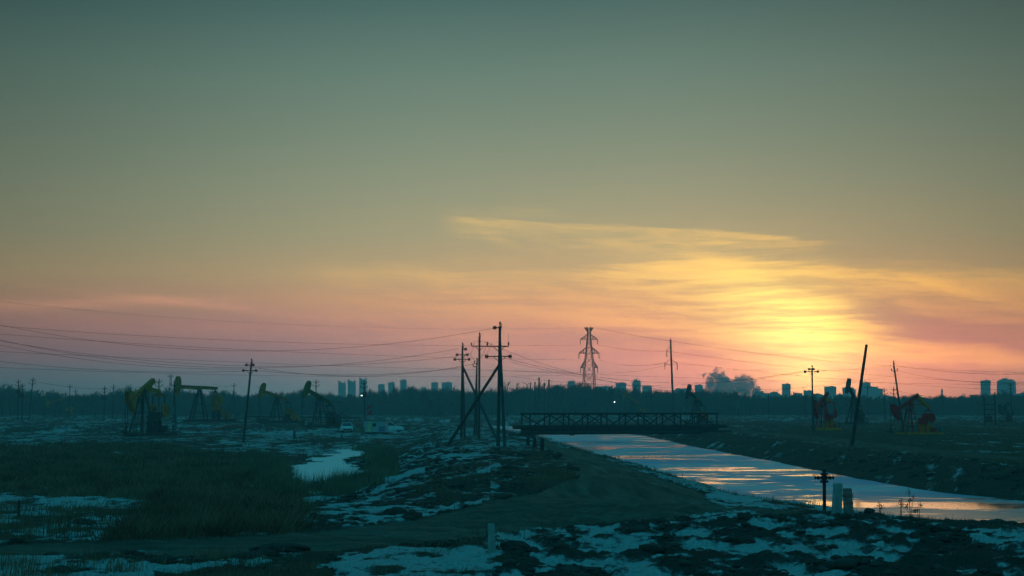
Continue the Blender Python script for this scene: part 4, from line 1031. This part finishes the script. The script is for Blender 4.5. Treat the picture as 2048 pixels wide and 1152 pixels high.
MB().box((-.3, -.4, 2.16), (1.4, .08, .1)).build('roof_lamp_bar', mat('warm_strip', (.6, .5, .3), .6), T)
FLAG = mat('red_cloth', (.8, .02, .015), .8, var=.2)
g = foot(739, 300); T = thing('flag_pole', 'leaning pole with two small red flags above the cabin', 'flag', g)
t = at(743, 811, 300)-g; MB().tube((0, 0, 0), t, .04, .03).build('pole', STEEL, T)
for a, b in (((743, 812), (733, 820)), ((744, 822), (735, 831))):
    p = at(*a, 300)-g; q = at(*b, 300)-g; m = MB(); n = 6; v = []
    for i in range(n+1):
        c = p.lerp(q, i/n)+Vector((0, .06*math.sin(i*2), 0)); v += [c+Vector((0, 0, .28)), c-Vector((0, 0, .12))]
    vb = [u+Vector((0, .02, 0)) for u in v]; nn = len(v)
    f = [(2*i, 2*i+1, 2*i+3, 2*i+2) for i in range(n)]+[(nn+2*i+2, nn+2*i+3, nn+2*i+1, nn+2*i) for i in range(n)]+[(0, 2, nn+2, nn)]
    m.raw(v+vb, f).build('flag', FLAG, T)
g = foot(726, 288); T = thing('oil_drum', 'brown drum standing at the left corner of the cabin', 'drum', g)
MB().lathe((0, 0, 0), [(.33, 0), (.34, .03), (.33, .3), (.35, .32), (.33, .34), (.33, .62), (.35, .64), (.33, .66), (.34, .93), (.33, .95)], 16).build('barrel', mat('brown_drum', (.28, .14, .05), .7), T)
MB().lathe((0, 0, 0), [(.3, .93), (.3, .96)], 16).build('lid', RUST, T)
for i, (px_, d, lb) in enumerate(((530, 375, 'low pale concrete block under the dipping yellow pumpjack'), (622, 330, 'small pale block at the left foot of the olive pumpjack'))):
    m = MB().box((0, 0, .55), (1.8 if i == 0 else .9, 1.0, 1.1)); o = m.build('concrete_block', CONC, loc=foot(px_, d), bevel=.08); tag(o, lb, 'block', 'concrete blocks on the field')
# red pipe along the ground
pts = [foot(px_, d)+Vector((0, 0, .18)) for px_, d in ((366, 316), (400, 312), (430, 322), (455, 340), (475, 350), (500, 335))]
o0 = pts[0].copy(); tag(MB().path([p-o0 for p in pts], .09, 8).build('red_pipe', mat('faded_red', (.6, .12, .1), .7), smooth=True, loc=o0), 'thin faded red pipe snaking over the snow below the level pumpjack', 'pipe')
for px0, px1, d, lb in ((490, 720, 430, 'long dark pipeline on low supports behind the dipping pumpjack'), (380, 450, 425, 'short pale pipeline at the foot of the level pumpjack')):
    a, b = foot(px0, d), foot(px1, d); T = thing('pipeline', lb, 'pipeline', a, 0)
    q = b-a; MB().tube((0, 0, 1.1), q+Vector((0, 0, 1.1)), .16).build('pipe', STEEL if px0 == 490 else GALV, T)
    for k in range(7): MB().bar(q*(k/6)+Vector((0, .0, -.1)), q*(k/6)+Vector((0, 0, 1.0)), .14).build('support', STEEL, T)

# ------------------------------------------------------------------ near posts, valve, stumps, stones
PWH = mat('faded_white_paint', (.34, .36, .35), .85, var=.18, scale=6, bump=.2); PRED = mat('faded_red_white_paint', (.30, .20, .19), .85, var=.35, scale=9, bump=.2)
def near(px, py, d): p = at(px, py, d); return Vector((p.x, d, hz(p.x, d)))
def marker(label, px, top, base, d, wid, m_, lean=0.0, sink=0):
    g = near(px, base, d); T = thing('marker_post', label, 'post', g, R(20), 'concrete marker posts')
    h = at(px, top, d).z-g.z; k = wid/2
    prof = [(k*1.12, -.3), (k*1.08, h*.3), (k*.95, h*.75), (k, h*.96), (k*.8, h)]
    v = []; f = []
    for r_, z in prof:
        for sx_, sy_ in ((-1, -.75), (1, -.75), (1, .75), (-1, .75)): v.append((sx_*r_+lean*z, sy_*r_, z))
    for q in range(len(prof)-1):
        for i in range(4): f.append((q*4+i, q*4+(i+1) % 4, q*4+4+(i+1) % 4, q*4+4+i))
    f += [(3, 2, 1, 0), tuple(range(len(v)-4, len(v)))]
    MB().raw(v, f).build('shaft', m_, T, bevel=.012)
    if 'red' in label:
        for z in (.25, .5, .75): MB().box((lean*h*z, 0, h*z), (k*2.05, k*1.6, h*.1)).build('red_band', mat('faded_band', (.42, .12, .10), .85, var=.4, scale=8), T)
    return T
marker('tall faded white marker post right of the black valve stand', 1673, 966, 1024, 57, .24, PWH, .06)
marker('shorter marker post with faded red bands, rightmost by the canal', 1698, 976, 1028, 55.5, .23, PRED, -.06)
marker('lone pale marker post beside the track at bottom centre', 984, 1047, 1102, 42.5, .14, PWH, -.03)
g = near(1649, 1012, 61); T = thing('valve_stand', 'black wellhead valve stand with cross handles beside the canal', 'valve', g)
BLK = mat('black_iron', (.02, .02, .022), .7, .2, var=.3)
def rz_(y): return at(1649, y, 61).z-g.z
MB().tube((0, 0, -.3), (0, 0, rz_(942)), .055, n=12).build('stem', BLK, T)
for y0, y1, r_ in ((946, 950, .12), (961, 965, .13)): MB().lathe((0, 0, 0), [(r_, rz_(y1)), (r_*1.03, rz_(y1)+.01), (r_*1.03, rz_(y0)-.01), (r_, rz_(y0))], 14).build('flange', BLK, T)
MB().lathe((0, 0, 0), [(.05, rz_(961)), (.095, rz_(959)), (.10, rz_(952)), (.06, rz_(950))], 12).build('valve_body', BLK, T)
zc = rz_(955.5)
for s_ in (-1, 1):
    h_ = MB().lathe((0, 0, zc), [(.035, s_*.08), (.035, s_*.15), (.06, s_*.16), (.06, s_*.22), (.03, s_*.23), (.03, s_*.26), (.055, s_*.27), (.055, s_*.31)], 10, 'x').build('side_outlet', BLK, T)
MB().lathe((0, 0, 0), [(.03, rz_(946)), (.05, rz_(944)), (.06, rz_(940)), (.03, rz_(938))], 10).build('cap', BLK, T)
ROCK = mat('dark_clod', (.05, .046, .04), .95, var=.4, bump=.6); ROCKL = mat('pale_clod', (.3, .29, .26), .95, var=.3, bump=.5)
def clod(name, label, cat, px, py, size, m_, group, seed, flat=.6):
    g = ground_at(px, py); r_ = random.Random(seed); import bmesh
    bm = bmesh.new(); bmesh.ops.create_icosphere(bm, subdivisions=3, radius=1)
    for v in bm.verts:
        c = v.co; n_ = float(fbm(np.array([c.x*1.7+seed+c.z]), np.array([c.y*1.7+c.z*1.3]), seed, 3)[0])
        v.co = Vector((c.x, c.y*.8, c.z*flat))*(size*(.65+.7*n_))
    me = D.meshes.new(name); bm.to_mesh(me); bm.free(); me.materials.append(m_); o = D.objects.new(name, me); COL.objects.link(o); o.location = g+Vector((0, 0, size*.15))
    tag(o, label, cat, group); return o
cl_ = [('large dark clump of earth on the snow at left', 166, 1050, .34, ROCK), ('small dark clump touching the large one on the left snow', 184, 1052, .2, ROCK), ('dark clod at the bottom edge, lower left', 120, 1146, .26, ROCK),
       ('dark clod by the track in the lower left snow', 105, 1115, .22, ROCK), ('small pale stone beside the track', 500, 1070, .12, ROCKL), ('dark scorched hollow mound of earth under the track, left of centre', 556, 1106, .75, ROCK),
       ('dark clod on the embankment snow', 790, 1030, .45, ROCK), ('dark lump on the near canal bank', 1140, 888, .6, ROCK), ('dark clod left of the lone marker post', 880, 1098, .25, ROCK),
       ('dark clod right of the lone marker post', 1030, 1100, .4, ROCK), ('dark rounded clod just right of the marker posts', 1738, 1026, .22, ROCK), ('low dark clod on the bank behind the valve stand', 1622, 1008, .28, ROCK),
       ('dark clod on the right canal shore', 1800, 1040, .2, ROCK), ('dark lump frozen in the canal ice', 1402, 944, .35, ROCK), ('small dark lump frozen in the canal ice, right of the larger', 1452, 948, .2, ROCK), ('dark clod high on the snowy mound at right', 1880, 1068, .3, ROCK),
       ('pale clod among snow patches at lower right', 1618, 1092, .22, ROCK), ('dark clod in the middle of the bottom right snow', 1490, 1090, .3, ROCK)]
for i, (lb, px_, py_, sz, m_) in enumerate(cl_): clod('earth_clod', lb, 'clod', px_, py_, sz*.8, m_, 'loose clods on the ground', i+3, .22 if 'hollow' in lb else .5)
for px_, d, h, lb in ((1056, 168, .7, 'farthest of three dark stumps beside the canal track'), (1069, 152, .8, 'middle one of three dark stumps beside the canal track'), (1084, 136, .95, 'nearest of three dark stumps beside the canal track'),
                      (590, 252, 1.0, 'short dark stump standing alone below the olive pumpjack'), (290, 118, .9, 'thin dark stake in the left snow field'), (43, 56, .55, 'short dark stake in the snow at the lower left')):
    g = foot(px_, d); r_ = .16 if d > 130 else .035
    o = MB().lathe((0, 0, 0), [(r_*1.2, -.3), (r_, h*.3), (r_*.9, h*.8), (r_*.7, h), (r_*.2, h*1.04)], 9).build('stump', WOODP, loc=g); tag(o, lb, 'stump', 'stumps and stakes')

# ------------------------------------------------------------------ dead grass, brush and reeds
def grass(name, label, n, dr_, ur, hmin, hmax, wpx, seed, mask, col, lean=.35, cat='grass'):
    r = np.random.RandomState(seed)
    d = np.exp(r.uniform(math.log(dr_[0]), math.log(dr_[1]), n*4)); u = r.uniform(ur[0], ur[1], n*4); x = u*d
    z = height(x, d); sn_, br_, rd_, ic_ = ground_maps(x, d, z)
    p = mask(x, d, z, sn_, br_, rd_, ic_)
    k = np.where(r.uniform(0, 1, len(x)) < p)[0][:n]; x, d, z = x[k], d[k], z[k]; m_ = len(k)
    h = r.uniform(hmin, hmax, m_)*(.5+fbm(x*.4, d*.3, seed, 3)); B_ = 5
    X0 = np.repeat(x, B_)+r.normal(0, .08, m_*B_)*(1+np.repeat(d, B_)/60); Y0 = np.repeat(d, B_)+r.normal(0, .1, m_*B_)*(1+np.repeat(d, B_)/60); Z0 = np.repeat(z, B_)-.04
    hh = np.repeat(h, B_)*r.uniform(.5, 1.1, m_*B_); w_ = wpx/F*Y0*r.uniform(.5, 1.2, m_*B_)*.5
    lx = r.normal(.12, lean, m_*B_)*hh; ly = r.normal(0, lean, m_*B_)*hh
    v = np.stack([np.stack([X0-w_, Y0, Z0], -1), np.stack([X0+w_, Y0, Z0], -1), np.stack([X0+lx, Y0+ly, Z0+hh], -1)], 1).reshape(-1, 3)
    print(name, m_)
    return stuff(npmesh(name, v, np.arange(len(v)).reshape(-1, 3), mat(*col)), label, cat)
DG = ('dead_grass', (.26, .135, .085), .95, 0, .75, .5)
grass('brush', 'dark dead brush filling the left field', 30000, (42, 260), (-.31, .02), .15, .62, 1.8, 21, lambda x, y, z, s, b, r_, i: np.where(b > .85, sst(fbm(x*.25, y*.12, 88, 4), .36, .62), .004)*(r_ < .5)*(i < .5), DG, .55)
grass('dry_grass', 'thin dry grass over the open ground', 30000, (34, 420), (-.31, .31), .08, .26, 1.3, 22, lambda x, y, z, s, b, r_, i: np.clip(b*.9, 0, .6)*(b > .1)*(s < .03)*(r_ < .5)*(z > WATER+.12)*(i < .5), DG, .5)
grass('bank_grass', 'fringe of dry grass along the canal bank', 5000, (64, 330), (.0, .30), .06, .26, 1.4, 23, lambda x, y, z, s, b, r_, i: (np.abs(x-np.interp(y, LY, LX)) < 2.4)*(z > WATER+.05)*1.0, ('straw', (.16, .12, .07), .95, 0, .4, .7), .3)
grass('reeds', 'reeds standing along the near edge of the frozen pond', 6500, (84, 190), (-.16, -.06), .2, .95, 1.1, 24, lambda x, y, z, s, b, r_, i: ((i < .5) & inpoly(*proj(x, y, z), [(500, 905), (560, 925), (600, 985), (715, 965), (760, 940), (735, 915), (700, 890), (780, 900), (790, 950), (700, 990), (560, 995), (480, 950)]))*1.0, ('reed', (.20, .16, .10), .95, 0, .7, .5), .22, cat='reeds')
grass('straw_patch', 'upright dry stalks in the snow at the lower left', 1500, (33, 60), (-.30, -.10), .2, .55, 1.6, 25, lambda x, y, z, s, b, r_, i: (s > .02)*(fbm(x*.8, y*.5, 3, 3) > .52)*1.0*(r_ < .5), DG, .12)
# tall weeds at the right shore
STALK = mat('dry_weed', (.045, .032, .02), .9, var=.3)
def weed(label, px, base, d, tips, lean):
    g = near(px, base, d); T = thing('dry_weed', label, 'weed', g, 0, 'dry weeds by the canal'); rr = random.Random(px)
    for (tx, ty) in tips:
        t = at(tx, ty, d)-g; pts = [Vector((0, 0, -.05)), t*.4+Vector((0, .03, .04)), t*.75+Vector((0, 0, .03)), t]
        st = MB().path(pts, lambda k: .012-.0025*k, 5).build('stem', STALK, T)
        m = MB()
        for q in range(26):
            c = pts[2].lerp(t, rr.uniform(.1, 1.15))+Vector((rr.gauss(0, .03), rr.gauss(0, .03), rr.gauss(0, .02))); a = rr.uniform(0, 6.28); s2 = rr.uniform(.02, .05)
            m.raw([c, c+Vector((math.cos(a)*s2, .01, math.sin(a)*s2)), c+Vector((math.cos(a+.6)*s2, -.01, math.sin(a+.6)*s2*1.4))], [(0, 1, 2)])
        m.build('seed_head', STALK, st)
weed('tallest dry weed with drooping seed heads, right of the marker posts', 1822, 1030, 60, ((1817, 978), (1826, 992), (1818, 1000), (1812, 1010), (1830, 1020)), 0)
weed('shorter dry weed left of the tallest one on the shore', 1802, 1028, 60, ((1801, 999), (1804, 1006)), 0)
weed('shorter dry weed right of the tallest one on the shore', 1838, 1030, 60, ((1841, 1007), (1834, 1018)), 0)
weed('thin weed on the shore behind the marker posts', 1760, 1026, 60, ((1758, 1008), (1764, 1014)), 0)

# loose clods of bare earth on the near mound and embankment
def loose_earth():
    r = np.random.RandomState(31); n = 26000
    d = np.exp(r.uniform(math.log(30), math.log(150), n)); u = r.uniform(-.30, .30, n); x = u*d; z = height(x, d)
    s_, b_, rd_, ic_ = ground_maps(x, d, z)
    k = (s_ < .02) & (b_ < .35) & (rd_ < .5) & (ic_ < .5) & (z > WATER+.3) & (fbm(x*.5, d*.3, 61, 4) > .46)
    x, d, z = x[k][:6500], d[k][:6500], z[k][:6500]; n = len(x)
    g = (1+5**.5)/2
    V = np.array([(-1, g, 0), (1, g, 0), (-1, -g, 0), (1, -g, 0), (0, -1, g), (0, 1, g), (0, -1, -g), (0, 1, -g), (g, 0, -1), (g, 0, 1), (-g, 0, -1), (-g, 0, 1)])/1.9
    Fc = np.array([(0, 11, 5), (0, 5, 1), (0, 1, 7), (0, 7, 10), (0, 10, 11), (1, 5, 9), (5, 11, 4), (11, 10, 2), (10, 7, 6), (7, 1, 8), (3, 9, 4), (3, 4, 2), (3, 2, 6), (3, 6, 8), (3, 8, 9), (4, 9, 5), (2, 4, 11), (6, 2, 10), (8, 6, 7), (9, 8, 1)])
    sz = np.minimum(.025*np.exp(r.normal(0, .6, n))*(1+d/55), .28)
    P = V[None]*sz[:, None, None]*r.uniform(.55, 1.35, (n, 12, 1))*np.array([1.3, 1.1, .6])
    P = P+np.stack([x, d, z+sz*.15], -1)[:, None, :]
    f = (Fc[None]+12*np.arange(n)[:, None, None]).reshape(-1, 3)
    stuff(npmesh('loose_earth', P.reshape(-1, 3), f, mat('crumbled_earth', (.06, .055, .047), .95, 0, .45, 1.5)), 'crumbled dark earth clods scattered over the mounds', 'earth')
loose_earth()
